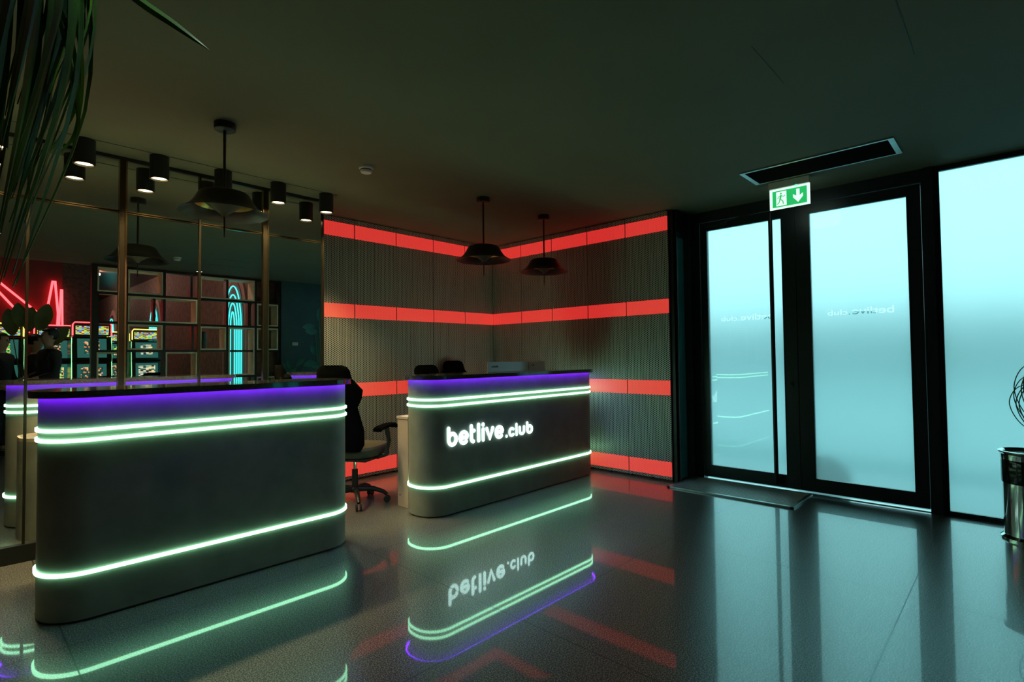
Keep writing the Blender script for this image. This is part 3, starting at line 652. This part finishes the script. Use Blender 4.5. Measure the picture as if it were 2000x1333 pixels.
chair('black office chair behind the lettered desk with taller narrower top', 4.29, 4.745, 180).scale = (1, 1, 1.012)

# ---------------- plants
def ribbon(bm, pts, w, side, thick=0.0012):
    pts = [Vector(p) for p in pts]; n = len(pts); R = []
    for i, p in enumerate(pts):
        f = i / (n - 1); ww = w * (0.55 + 0.45 * min(1, f * 4)) * (1 - max(0, (f - 0.6) / 0.4) ** 1.6 * 0.93)
        t = (pts[min(i + 1, n - 1)] - pts[max(i - 1, 0)]).normalized(); s = (side - t * side.dot(t)).normalized(); nn = t.cross(s)
        R.append([p - s * ww / 2, p + nn * (thick + ww * 0.12), p + s * ww / 2, p + nn * (-thick + ww * 0.12)])
    loft(bm, R)
def fromcam(px, py, d):
    v = rt * ((px - 1000) / 1043) - up * ((py - 666.5) / 1043) + fw
    return Vector((0, 0, 1.3)) + v * d
HPX, HPY = 0.035, 1.36
hp = thing('hanging_plant', 'long green grass-like plant hanging from above at the upper left', 'plant', (HPX, HPY, H))
base = Vector((HPX, HPY, H))
bm = B(); lathe(bm, [(0, -0.70), (0.08, -0.70), (0.10, -0.64), (0.11, -0.54), (0.10, -0.54), (0.09, -0.60), (0, -0.60)], 32); obj('pot', bm, M_black, hp, True)
bm = B()
for k in range(3):
    a = 2 * PI * k / 3; tube(bm, [(0, 0, 0), (0.105 * math.cos(a), 0.105 * math.sin(a), -0.54)], 0.0015, 6)
obj('hanging_cord', bm, M_black, hp)
random.seed(11)
def strand(ctrl, n=14):
    P = [Vector(c) for c in ctrl]; out = []
    P = [P[0] * 2 - P[1]] + P + [P[-1] * 2 - P[-2]]
    for i in range(1, len(P) - 2):
        for k in range(n // (len(P) - 3) + 1):
            t = k / (n // (len(P) - 3) + 1); a, b, c, d = P[i - 1], P[i], P[i + 1], P[i + 2]
            out.append(0.5 * ((2 * b) + (c - a) * t + (2 * a - 5 * b + 4 * c - d) * t * t + (3 * b - a - 3 * c + d) * t ** 3))
    out.append(P[-2]); return out
for i in range(96):
    a = random.uniform(0, 2 * PI); out = random.uniform(0.05, 0.115); L = random.uniform(0.35, 0.78); f = 1 - 0.75 * max(0, (L - 0.35) / 0.43)
    c, s = math.cos(a), math.sin(a)
    st = Vector((0.06 * c, 0.06 * s, -0.59)); lean = Vector((-0.03, 0.03, 0)) * random.uniform(0.6, 1.3)
    pts = strand([st, st + Vector((out * 0.5 * c, out * 0.5 * s, 0.05)), st + Vector((out * 0.9 * c, out * 0.9 * s, -0.10)) + lean * 0.1, st + Vector((out * c, out * s, -L * 0.5)) + lean * 0.4,
                  st + Vector((out * f * 0.7 * c, out * f * 0.7 * s, -L)) + lean])
    bm = B(); ribbon(bm, pts, random.uniform(0.014, 0.024), Vector((-s, c, 0)))
    obj('leaf', bm, M_leaf2 if i % 16 == 0 else M_leaf, hp, True)
for pp in ([(118, -60), (152, 60), (160, 160), (146, 260), (112, 300)], [(95, -40), (140, 80), (150, 190), (128, 250), (96, 300)], [(122, 60), (140, 150), (152, 215), (150, 260), (118, 300)]):
    bm = B(); p3 = [fromcam(x, y, 1.0 + 0.015 * k) - base for k, (x, y) in enumerate(pp)]
    p3 = [Vector((0.03, 0.0, -0.54))] + p3
    ribbon(bm, strand(p3, 24), 0.009, rt); obj('leaf', bm, M_leaf2, hp, True)
bm = B(); p3 = [Vector((0.03, 0.0, -0.54)), fromcam(140, -110, 1.02) - base, fromcam(260, -8, 0.99) - base, fromcam(340, 48, 0.97) - base, fromcam(409, 98, 0.96) - base]
ribbon(bm, strand(p3, 20), 0.017, rt); obj('leaf', bm, M_leaf, hp, True)

# =================================================================== BEHIND THE CAMERA (seen in the mirror)
sh = thing('open_shelf_unit', 'large black open-backed shelf unit with tan box frames, seen in the mirror', 'shelf', (0, -0.75, 0))
PXs = [1.53, 1.92, 2.44, 2.95, 3.41, 3.90, 4.33]; ZZ = [0.09, 0.54, 0.995, 1.455, 1.90, 2.355, 2.775]
for x in PXs:
    w = 0.045 if x in (1.53,) else 0.02
    obj('post', box(B(), x - w, x + w, -0.12, 0.0, 0, H - 0.001), M_black, sh)
for z in ZZ: obj('shelf_board', box(B(), 1.53, 4.33, -0.12, -0.002, z - 0.018, z + 0.018), M_black, sh)
def boxframe(x0, x1, z0, z1):
    bm = B(); w = 0.022
    a, b, c, d = x0 + 0.022, x1 - 0.022, z0 + 0.02, z1 - 0.02
    for q in ((a, b, c, c + w), (a, b, d - w, d), (a, a + w, c + w, d - w), (b - w, b, c + w, d - w)): box(bm, q[0], q[1], -0.26, 0.012, q[2], q[3])
    obj('box_frame', bm, M_shelfb, sh)
for i0, i1, k0, k1 in ((0, 1, 5, 6), (1, 2, 5, 6), (3, 5, 5, 6), (1, 3, 4, 5), (5, 6, 4, 5), (1, 2, 3, 4), (3, 4, 3, 4), (4, 5, 2, 4), (5, 6, 3, 4), (0, 1, 2, 3), (2, 3, 2, 3), (5, 6, 1, 2)):
    boxframe(PXs[i0], PXs[i1], ZZ[k0], ZZ[k1])
for x, k in ((2.30, 4), (2.84, 5), (3.78, 4), (2.86, 3), (4.14, 5)):
    obj('divider', box(B(), x - 0.018, x + 0.018, -0.12, 0.0, ZZ[k], ZZ[k + 1]), M_black, sh)
tag(obj('vase', lathe(B(), [(0, 0), (0.05, 0), (0.06, 0.12), (0.05, 0.28), (0.03, 0.30), (0, 0.30)], 20), M_black, None, True, (3.06, -0.88, 1.498)), 'slim black vase standing in a tan shelf box, seen in the mirror', 'vase')

# hall walls
struct('wall_arches', box(B(), 3.90, 4.0, -16.6, -1.1, 0, HB), M_purp)
struct('wall_niche', box(B(), 4.0, 5.45, -1.2, -1.1, 0, HB), M_purp)
struct('wall_column', box(B(), 1.78, 2.32, -6.9, -6.5, 0, HB), mat('dark_mottled_stone', (0.05, 0.045, 0.040), 0.5, noise=0.6, nscale=14, bump=0.3))
struct('wall_red', box(B(), -3.0, 1.78, -6.7, -6.52, 0, HB), M_redw)
def arch_pts(hw, spring, rise, n=18):
    return [(-hw, 0.12), (-hw, spring)] + [(-hw * math.cos(PI * k / n), spring + rise * math.sin(PI * k / n)) for k in range(1, n)] + [(hw, spring), (hw, 0.12)]
AL = ['arched niche of cyan neon lines nearest the shelf, seen in the mirror', 'arched niche of cyan neon lines, middle one in the mirror', 'arched niche of cyan neon lines farthest away in the mirror']
for lb, yc in zip(AL, (-1.72, -7.65, -13.2)):
    t = thing('neon_arch', lb, 'neon light', (3.895, yc, 0), 0, 'arches of neon lines')
    bm = B(); o_ = arch_pts(0.65, 1.95, 1.10); vs = [bm.verts.new((0, y, z)) for y, z in o_]; vs2 = [bm.verts.new((-0.035, y, z)) for y, z in o_]
    bm.faces.new(vs); bm.faces.new(list(reversed(vs2)))
    for i in range(len(vs)): bm.faces.new((vs[i], vs[(i + 1) % len(vs)], vs2[(i + 1) % len(vs)], vs2[i]))
    obj('arch_surround', bm, M_pink, t)
    bm = B(); o_ = arch_pts(0.52, 1.90, 0.98); vs = [bm.verts.new((-0.036, y, z)) for y, z in o_]; vs2 = [bm.verts.new((-0.045, y, z)) for y, z in o_]
    bm.faces.new(vs); bm.faces.new(list(reversed(vs2)))
    for i in range(len(vs)): bm.faces.new((vs[i], vs[(i + 1) % len(vs)], vs2[(i + 1) % len(vs)], vs2[i]))
    obj('arch_back', bm, M_redw, t)
    for k in range(4):
        hw = 0.46 - 0.115 * k; bm = B(); tube(bm, [(-0.065, y, z) for y, z in arch_pts(hw, 1.85, 0.90 - 0.17 * k)], 0.012, 6); obj('neon_tube', bm, M_cyan, t, True)

# red neon zigzag on the red wall
def neon(label, pts, r=0.022):
    bm = B(); tube(bm, pts, r, 8); return tag(obj('neon_tube', bm, M_reds, None, True), label, 'neon light', 'red neon tubes on the red wall')
yN = -6.44
neon('long red neon tube slanting down to the right, upper one, in the mirror', [(0.45, yN, 3.30), (1.55, yN, 2.20)])
neon('long red neon tube slanting down, lower one at the mirror edge', [(0.50, yN, 3.12), (0.62, yN, 2.95), (1.10, yN, 2.30)])
neon('tall narrow red neon spike, left of the two peaks, in the mirror', [(1.52, yN, 2.55), (1.60, yN, 3.14), (1.64, yN, 3.14), (1.70, yN, 2.40), (1.69, yN, 2.05)])
neon('short narrow red neon spike beside the dark column, right of the two peaks', [(1.775, yN + 0.06, 1.95), (1.76, yN + 0.06, 2.95), (1.74, yN + 0.06, 2.95), (1.71, yN + 0.06, 1.95)], 0.018)
neon('horizontal red neon tube low on the red wall in the mirror', [(0.2, yN, 2.06), (1.25, yN, 2.03)])
neon('second horizontal red neon tube, just under the first in the mirror', [(0.2, yN, 1.93), (1.22, yN, 1.97)])

# slot machines
def pic(name, cols, sx, sz):
    m = bpy.data.materials.new(name); m.use_nodes = True; n = m.node_tree; L = n.links; b = n.nodes['Principled BSDF']
    c = n.nodes.new('ShaderNodeTexCoord'); v = n.nodes.new('ShaderNodeTexVoronoi'); mp_ = n.nodes.new('ShaderNodeMapping'); mp_.inputs['Scale'].default_value = (sx, 1, sz)
    L.new(c.outputs['Object'], mp_.inputs['Vector']); L.new(mp_.outputs[0], v.inputs['Vector']); v.distance = 'CHEBYCHEV'; v.inputs['Randomness'].default_value = 0.25
    s = n.nodes.new('ShaderNodeSeparateColor'); L.new(v.outputs['Color'], s.inputs[0]); r = n.nodes.new('ShaderNodeValToRGB'); r.color_ramp.interpolation = 'CONSTANT'
    L.new(s.outputs[0], r.inputs[0]); e = r.color_ramp.elements; e[0].color = (*cols[0], 1); e[1].position = 1 / len(cols); e[1].color = (*cols[1], 1)
    for i, q in enumerate(cols[2:]): x = e.new((i + 2) / len(cols)); x.color = (*q, 1)
    L.new(r.outputs[0], b.inputs['Emission Color']); b.inputs['Emission Strength'].default_value = 1.0; b.inputs['Base Color'].default_value = (0.02, 0.02, 0.02, 1); b.inputs['Roughness'].default_value = 0.2
    return m
P1 = pic('game_picture_orange', [(0.01, 0.05, 0.045), (0.8, 0.26, 0.08), (0.01, 0.07, 0.06), (0.02, 0.10, 0.09), (0.8, 0.5, 0.25), (0.01, 0.03, 0.03)], 9, 10)
P2 = pic('game_picture_green', [(0.25, 0.8, 0.05), (0.05, 0.5, 0.08), (0.9, 0.8, 0.25), (0.9, 0.4, 0.2), (0.02, 0.05, 0.05), (0.05, 0.2, 0.1)], 8, 9)
P3 = pic('topper_picture', [(0.9, 0.8, 0.1), (0.25, 0.8, 0.08), (0.1, 0.3, 0.9), (0.3, 0.02, 0.02), (0.4, 0.6, 0.3)], 6, 12)
P4 = pic('game_picture_cream', [(0.9, 0.7, 0.35), (0.9, 0.8, 0.6), (0.25, 0.4, 0.3), (0.05, 0.1, 0.08), (0.02, 0.03, 0.03)], 4, 8)
M_scr = emat('dim_teal_screen', (0.02, 0.12, 0.10), 0.9)
def slot(label, x, y, rz, pa, pb, topper='red'):
    t = thing('slot_machine', label, 'slot machine', (x, y, 0), rz, 'slot machines in the mirror')
    W_ = 0.27
    def prof(pts, w0, w1, m, nm):
        bm = B(); a = [bm.verts.new((w0, py, pz)) for py, pz in pts]; b = [bm.verts.new((w1, py, pz)) for py, pz in pts]
        bm.faces.new(a); bm.faces.new(list(reversed(b)))
        for i in range(len(pts)): bm.faces.new((a[i], a[(i + 1) % len(pts)], b[(i + 1) % len(pts)], b[i]))
        return obj(nm, bm, m, t)
    prof([(-0.35, 0.0), (0.20, 0.0), (0.20, 0.70), (0.34, 0.78), (0.34, 0.84), (0.14, 0.90), (0.10, 1.28), (0.13, 1.32), (0.06, 1.72), (-0.35, 1.72)], -W_, W_, mat('gloss_dark_cabinet', (0.02, 0.025, 0.025), 0.15, noise=0.1, nscale=5), 'cabinet')
    bm = B(); box(bm, -0.2, 0.2, 0, 0.006, 0, 0.32); ls = obj('lower_screen', bm, M_scr, t, False, (0, 0.132, 0.93), (math.radians(6), 0, 0))
    bm = B(); box(bm, -0.15, 0.15, 0.0065, 0.008, 0.05, 0.27); obj('game_picture', bm, pa, ls)
    bm = B(); box(bm, -0.2, 0.2, 0, 0.006, 0, 0.33); us = obj('upper_screen', bm, M_scr, t, False, (0, 0.124, 1.36), (math.radians(10), 0, 0))
    bm = B(); box(bm, -0.11, 0.10, 0.0065, 0.008, 0.07, 0.28); obj('game_picture', bm, pb, us)
    bm = B(); box(bm, -0.22, 0.22, 0, 0.006, 0, 0.12); obj('button_deck', bm, mat('chrome_deck', (0.5, 0.5, 0.5), 0.2, 1.0, noise=0.1, nscale=9), t, False, (0, 0.225, 0.88), (math.radians(-120), 0, 0))
    bm = B(); box(bm, -0.26, 0.26, 0.201, 0.206, 0.05, 0.62); obj('belly_panel', bm, M_beige, t)
    bm = B(); box(bm, -0.26, 0.26, -0.15, 0.10, 1.73, 1.95, 0.02); o = obj('topper', bm, M_black, t)
    bm = B(); box(bm, -0.225, 0.225, 0.101, 0.106, 1.755, 1.90); obj('topper_picture', bm, P3, o)
    bm = B(); tube(bm, [(-0.265, 0.11, 1.74), (-0.265, 0.11, 1.92), (-0.24, 0.11, 1.96), (0.24, 0.11, 1.96), (0.265, 0.11, 1.92), (0.265, 0.11, 1.74)], 0.010, 6); obj('topper_light', bm, M_reds if topper == 'red' else emat('yellow_neon', (1, 0.75, 0.1), 4), o, True)
    for s in (-1, 1):
        bm = B(); tube(bm, [(s * 0.272, 0.14, 0.92), (s * 0.272, 0.10, 1.28), (s * 0.272, 0.07, 1.70)], 0.006, 6); obj('edge_light', bm, emat('soft_edge_light', (0.3, 1.0, 0.4), 1.6), t, True)
    return t
slot('black slot machine with orange game grid and red-rimmed topper, nearest the shelf in the mirror', 1.68, -2.10, 0.0, P1, P1)
slot('slot machine with green screens at the left edge of the mirror', 0.62, -3.10, 0.05, P2, P2, 'yellow')
slot('slot machine with orange screens behind the three standing people in the mirror', 1.30, -3.35, 0.0, P2, P1)
slot('slot machine with cream coloured screens seen through the shelf in the mirror', 2.90, -4.10, 0.0, P4, P4, 'yellow')
slot('slot machine with green screens seen edge on through the shelf in the mirror', 2.62, -5.6, -0.5, P1, P2, 'yellow')
slot('slot machine with green screens beyond the others at the left mirror edge', 0.30, -4.4, 0.0, P2, P2)
def stool(label, x, y):
    t = thing('slot_stool', label, 'stool', (x, y, 0), 0, 'black stools before the slot machines')
    bm = B(); lathe(bm, [(0, 0), (0.22, 0), (0.22, 0.02), (0.04, 0.04), (0.035, 0.58), (0, 0.58)], 24); obj('pedestal', bm, M_chrome, t, True)
    bm = B(); lathe(bm, [(0, 0.58), (0.19, 0.58), (0.21, 0.62), (0.20, 0.67), (0, 0.69)], 24); obj('seat', bm, M_leath, t, True)
    bm = B(); loft(bm, [[(0.21 * f * math.sin(a), 0.17 + 0.05 * math.cos(a) + 0.03 * (z - 0.68), z) for a in [2 * PI * k / 16 for k in range(16)]] for z, f in ((0.66, 0.7), (0.75, 1.0), (0.92, 1.0), (1.02, 0.85), (1.06, 0.5))]); obj('backrest', bm, M_leath, t, True)
stool('black round-backed stool before the slot machine with the orange game grid, in the mirror', 1.74, -1.35)
stool('black round-backed stool before the cream slot machine, seen through the shelf', 2.80, -3.2)

# broad leaved plant near the people
def broad_plant(label, x, y, stems, seed, sc=1.0, m=None, h0=0.35):
    random.seed(seed); t = thing('broad_leaved_plant', label, 'plant', (x, y, 0))
    bm = B(); lathe(bm, [(0, 0), (0.15, 0), (0.19, h0), (0.18, h0 + 0.01), (0.17, h0 - 0.04), (0, h0 - 0.04)], 28); obj('pot', bm, M_black, t, True)
    for dx, dy, hz, L, tl in stems:
        bm = B(); top = Vector((dx, dy, hz)); tube(bm, strand([(dx * 0.1, dy * 0.1, h0 - 0.04), (dx * 0.5, dy * 0.5, hz * 0.6), top], 10), 0.007, 6)
        st = obj('stem', bm, M_stalk, t, True)
        az = random.uniform(-0.6, 0.6); d = Vector((math.sin(tl) , 0.15 * math.sin(az), math.cos(tl))).normalized(); side = d.cross(Vector((0, 1, 0))).normalized(); n = side.cross(d)
        bm = B(); R = []
        for i in range(13):
            f = i / 12; w = L * 0.24 * math.sin(PI * min(1, f * 0.97 + 0.03)) ** 0.7 + 0.003; c = top + d * L * f + n * (0.10 * L * f * f)
            R.append([c - side * w + n * w * 0.25, c + n * 0.002, c + side * w + n * w * 0.25, c - n * 0.002])
        loft(bm, R); obj('leaf', bm, m or M_leafb, st, True)
    return t
broad_plant('broad leaved plant standing behind the three people, in the mirror', 0.86, -1.95, [(-0.18, 0, 1.72, 0.42, -0.15), (0.0, 0, 1.78, 0.40, 0.1), (0.12, 0.05, 1.80, 0.45, 0.25), (-0.28, 0, 1.55, 0.4, -0.9), (0.22, 0, 1.55, 0.42, 0.7), (-0.1, 0.1, 1.85, 0.38, -0.1)], 4)
M_dg = mat('dark_green_leaf', (0.02, 0.12, 0.09), 0.4, noise=0.3, nscale=8)
pl = [(0.15 * math.cos(k * 1.1), 0.10 * math.sin(k * 1.1), 0.9 + 0.115 * k, 0.25, math.cos(k * 1.1) * 1.9) for k in range(11)]
wp = broad_plant('tall dark plant with curly wiry tendrils beside the chrome bin, mostly outside the picture', 5.03, -0.43, pl, 9, m=M_dg)
random.seed(21)
for i in range(16):
    a = random.uniform(0.36 * PI, 0.62 * PI) if i < 11 else random.uniform(0.1 * PI, 0.9 * PI); c, s = math.cos(a), math.sin(a); r = random.uniform(0.40, 0.53); h = random.uniform(0.50, 0.85)
    pts = strand([(0.03 * c, 0.03 * s, 0.34), (0.25 * r * c, 0.3 * r * s, 0.4 + h * 0.7), (0.8 * r * c, 0.8 * r * s, 0.40 + h), (r * c, r * s, 0.38 + h * 0.85), (0.85 * r * c + 0.03, 0.85 * r * s, 0.36 + h * 0.62), (0.45 * r * c, 0.5 * r * s, 0.38 + h * 0.55)], 30)
    bm = B(); tube(bm, pts, 0.0032, 6); obj('tendril', bm, M_stalk, wp, True)
broad_plant('low leafy plant beside the teal wall, seen in the mirror', 4.42, -0.40, [(0.1 * math.cos(k), 0.1 * math.sin(k), 0.75 + 0.07 * k, 0.22, math.cos(k * 2.1) * 0.8) for k in range(7)], 10, m=M_dg)
t = thing('light_switch', 'small pale double switch plate on the teal wall, seen in the mirror', 'switch', (4.63, -0.72, 1.59))
bm = B(); box(bm, -0.055, 0.055, 0.0, 0.008, -0.028, 0.028, 0.002); obj('switch_plate', bm, M_white, t)
bm = B(); box(bm, -0.045, -0.003, 0.008, 0.011, -0.02, 0.02); box(bm, 0.003, 0.045, 0.008, 0.011, -0.02, 0.02); obj('rocker', bm, mat('grey_rocker', (0.4, 0.4, 0.36), 0.4, noise=0.05, nscale=9), t)

# people (seen in the mirror only)
def person(label, x, y, heading, h=1.76, arm=0.0, seed=0):
    """body is one skinned surface; clothes and hair are children"""
    t = thing('person', label, 'person', (x, y, 0), -math.radians(heading)); k = h / 1.76
    def skin(name, V, E, m, parent, sub=2):
        me = bpy.data.meshes.new(name); me.from_pydata([(a * k, b * k, c * k) for a, b, c, r1, r2 in V], E, []); me.materials.append(m)
        o = bpy.data.objects.new(name, me); COL.objects.link(o); o.parent = parent
        md = o.modifiers.new('skin', 'SKIN'); md.use_smooth_shade = True
        for i, v in enumerate(V): me.skin_vertices[0].data[i].radius = (v[3] * k, v[4] * k); me.skin_vertices[0].data[i].use_root = (i == 0)
        s = o.modifiers.new('sub', 'SUBSURF'); s.levels = sub; s.render_levels = sub
        return o
    # pelvis root, y forward
    V = [(0, 0, 0.95, .15, .11), (0, 0, 1.10, .14, .10), (0, 0, 1.28, .17, .115), (0, 0, 1.42, .15, .09), (0, 0, 1.49, .055, .055), (0, 0.01, 1.55, .052, .055), (0, 0.015, 1.60, .068, .085), (0, 0.01, 1.68, .078, .098), (0, 0.0, 1.74, .05, .065)]
    E = [(i, i + 1) for i in range(8)]
    for s in (-1, 1):
        n = len(V); V += [(s * 0.17, 0, 1.42, .062, .062), (s * 0.22, -0.01, 1.28, .048, .048), (s * 0.245, -0.01 + 0.05 * arm, 1.12, .042, .042), (s * (0.245 - 0.09 * arm), 0.03 + 0.20 * arm, 0.92 + 0.16 * arm, .032, .032), (s * (0.24 - 0.11 * arm), 0.05 + 0.24 * arm, 0.84 + 0.23 * arm, .025, .035)]
        E += [(3, n), (n, n + 1), (n + 1, n + 2), (n + 2, n + 3), (n + 3, n + 4)]
        # five fingers
        hp_ = Vector(V[n + 4][:3]); dr = (hp_ - Vector(V[n + 3][:3])).normalized()
        for f in range(5):
            sp_ = (f - 1.5) * 0.018; q = hp_ + dr * 0.02 + Vector((0, sp_, 0)) if f < 4 else hp_ + Vector((-s * 0.02, 0.03, 0.0))
            ln = (0.07, 0.078, 0.073, 0.058, 0.05)[f]; m_ = len(V)
            V += [(*(q + dr * ln * 0.5), .009, .009), (*(q + dr * ln + Vector((-s * 0.012, 0, 0))), .007, .007)]; E += [(n + 4, m_), (m_, m_ + 1)]
        n = len(V); V += [(s * 0.09, 0, 0.88, .088, .095), (s * 0.095, 0.01, 0.50, .058, .062), (s * 0.10, -0.01, 0.10, .042, .045), (s * 0.10, 0.02, 0.045, .042, .04), (s * 0.11, 0.14, 0.03, .04, .028)]
        E += [(0, n), (n, n + 1), (n + 1, n + 2), (n + 2, n + 3), (n + 3, n + 4)]
    body = skin('body', V, E, M_skin, t)
    # suit: jacket and trousers a little larger than the body
    J = [(0, 0, 0.93, .175, .13), (0, 0, 1.12, .158, .118), (0, 0, 1.28, .188, .132), (0, 0, 1.41, .165, .105), (0, -0.005, 1.475, .072, .068)]; JE = [(i, i + 1) for i in range(4)]
    for s in (-1, 1):
        n = len(J); J += [(s * 0.175, 0, 1.415, .075, .075), (s * 0.22, -0.01, 1.28, .060, .060), (s * 0.245, -0.01 + 0.05 * arm, 1.12, .053, .053), (s * (0.245 - 0.085 * arm), 0.03 + 0.185 * arm, 0.935 + 0.145 * arm, .042, .042)]
        JE += [(3, n), (n, n + 1), (n + 1, n + 2), (n + 2, n + 3)]
    skin('jacket', J, JE, M_suit, t)
    T = [(0, 0, 0.96, .16, .12)]; TE = []
    for s in (-1, 1):
        n = len(T); T += [(s * 0.09, 0, 0.87, .098, .105), (s * 0.095, 0.01, 0.50, .074, .078), (s * 0.10, -0.01, 0.09, .062, .068)]; TE += [(0, n), (n, n + 1), (n + 1, n + 2)]
    skin('trousers', T, TE, M_suit, t)
    bm = B()
    for s in (-1, 1):
        loft(bm, [[((s * 0.105 + 0.048 * a * w) * k, yy * k, z * k) for a, z in ((-1, 0.0), (1, 0.0), (0.95, hh * 0.7), (0.5, hh), (-0.5, hh), (-0.95, hh * 0.7))] for yy, w, hh in ((-0.075, 0.7, 0.07), (0.0, 1.0, 0.085), (0.10, 1.05, 0.07), (0.19, 0.7, 0.045))])
    obj('shoe', bm, M_black, t, True)
    bm = B(); lathe(bm, [(0.060, 1.475), (0.062, 1.495), (0.058, 1.502), (0.056, 1.485)], 24, closed=True); obj('shirt_collar', bm, M_shirt, t, True).scale = (k, k, k)
    bm = B()
    bmesh.ops.create_uvsphere(bm, u_segments=28, v_segments=18, radius=1.0)
    for v in bm.verts:
        a, b, c = v.co; b2 = b
        v.co = Vector((a * 0.088, b2 * 0.108 - 0.008, 1.690 + c * 0.098))
    bmesh.ops.delete(bm, geom=[v for v in bm.verts if (v.co.z < 1.672 - 0.6 * (v.co.y + 0.02) * 0 and v.co.y > 0.0) or (v.co.y > 0.045 and v.co.z < 1.735) or v.co.z < 1.61], context='VERTS')
    h_ = obj('hair', bm, M_hair, t, True); h_.scale = (k, k, k); sm_ = h_.modifiers.new('s', 'SOLIDIFY'); sm_.thickness = 0.012
    # face: nose, brows, eyes, mouth, ears
    bm = B(); loft(bm, [[((0.014 * w * a) * k, (0.098 + d + (0.0 if a else dd)) * k, z * k) for a in (-1, 0, 1)] + [(0, 0.075 * k, z * k)] for z, w, d, dd in ((1.668, 0.6, -0.008, 0.006), (1.645, 0.8, -0.004, 0.014), (1.628, 1.1, 0.0, 0.022), (1.620, 0.9, -0.006, 0.008))])
    obj('nose', bm, M_skin, body, True)
    for s in (-1, 1):
        bm = B(); bmesh.ops.create_uvsphere(bm, u_segments=12, v_segments=8, radius=0.011 * k, matrix=Matrix.Translation((s * 0.030 * k, 0.090 * k, 1.668 * k))); obj('eye', bm, mat('eye_dark', (0.03, 0.02, 0.02), 0.2, noise=0.1, nscale=9), body, True)
        bm = B(); bmesh.ops.create_uvsphere(bm, u_segments=12, v_segments=8, radius=1.0)
        for v in bm.verts: v.co = Vector((s * 0.078 + v.co.x * 0.010, -0.002 + v.co.y * 0.019, 1.652 + v.co.z * 0.032)) * k
        obj('ear', bm, M_skin, body, True)
    bm = B(); tube(bm, [(-0.022 * k, 0.090 * k, 1.596 * k), (0, 0.098 * k, 1.594 * k), (0.022 * k, 0.090 * k, 1.596 * k)], 0.005 * k, 8); obj('mouth', bm, mat('lips', (0.3, 0.12, 0.10), 0.5, noise=0.05, nscale=9), body, True)
    return t
person('person in a dark suit turned in profile, largest of three, seen in the mirror', 0.98, -0.55, -75, 1.76, 0.9)
person('person in dark clothes facing the suited one, standing in the middle, in the mirror', 0.90, -1.35, 80, 1.70, 0.6)
person('person in dark clothes at the left edge of the mirror, facing the others', 0.50, -0.98, 60, 1.70, 0.5)
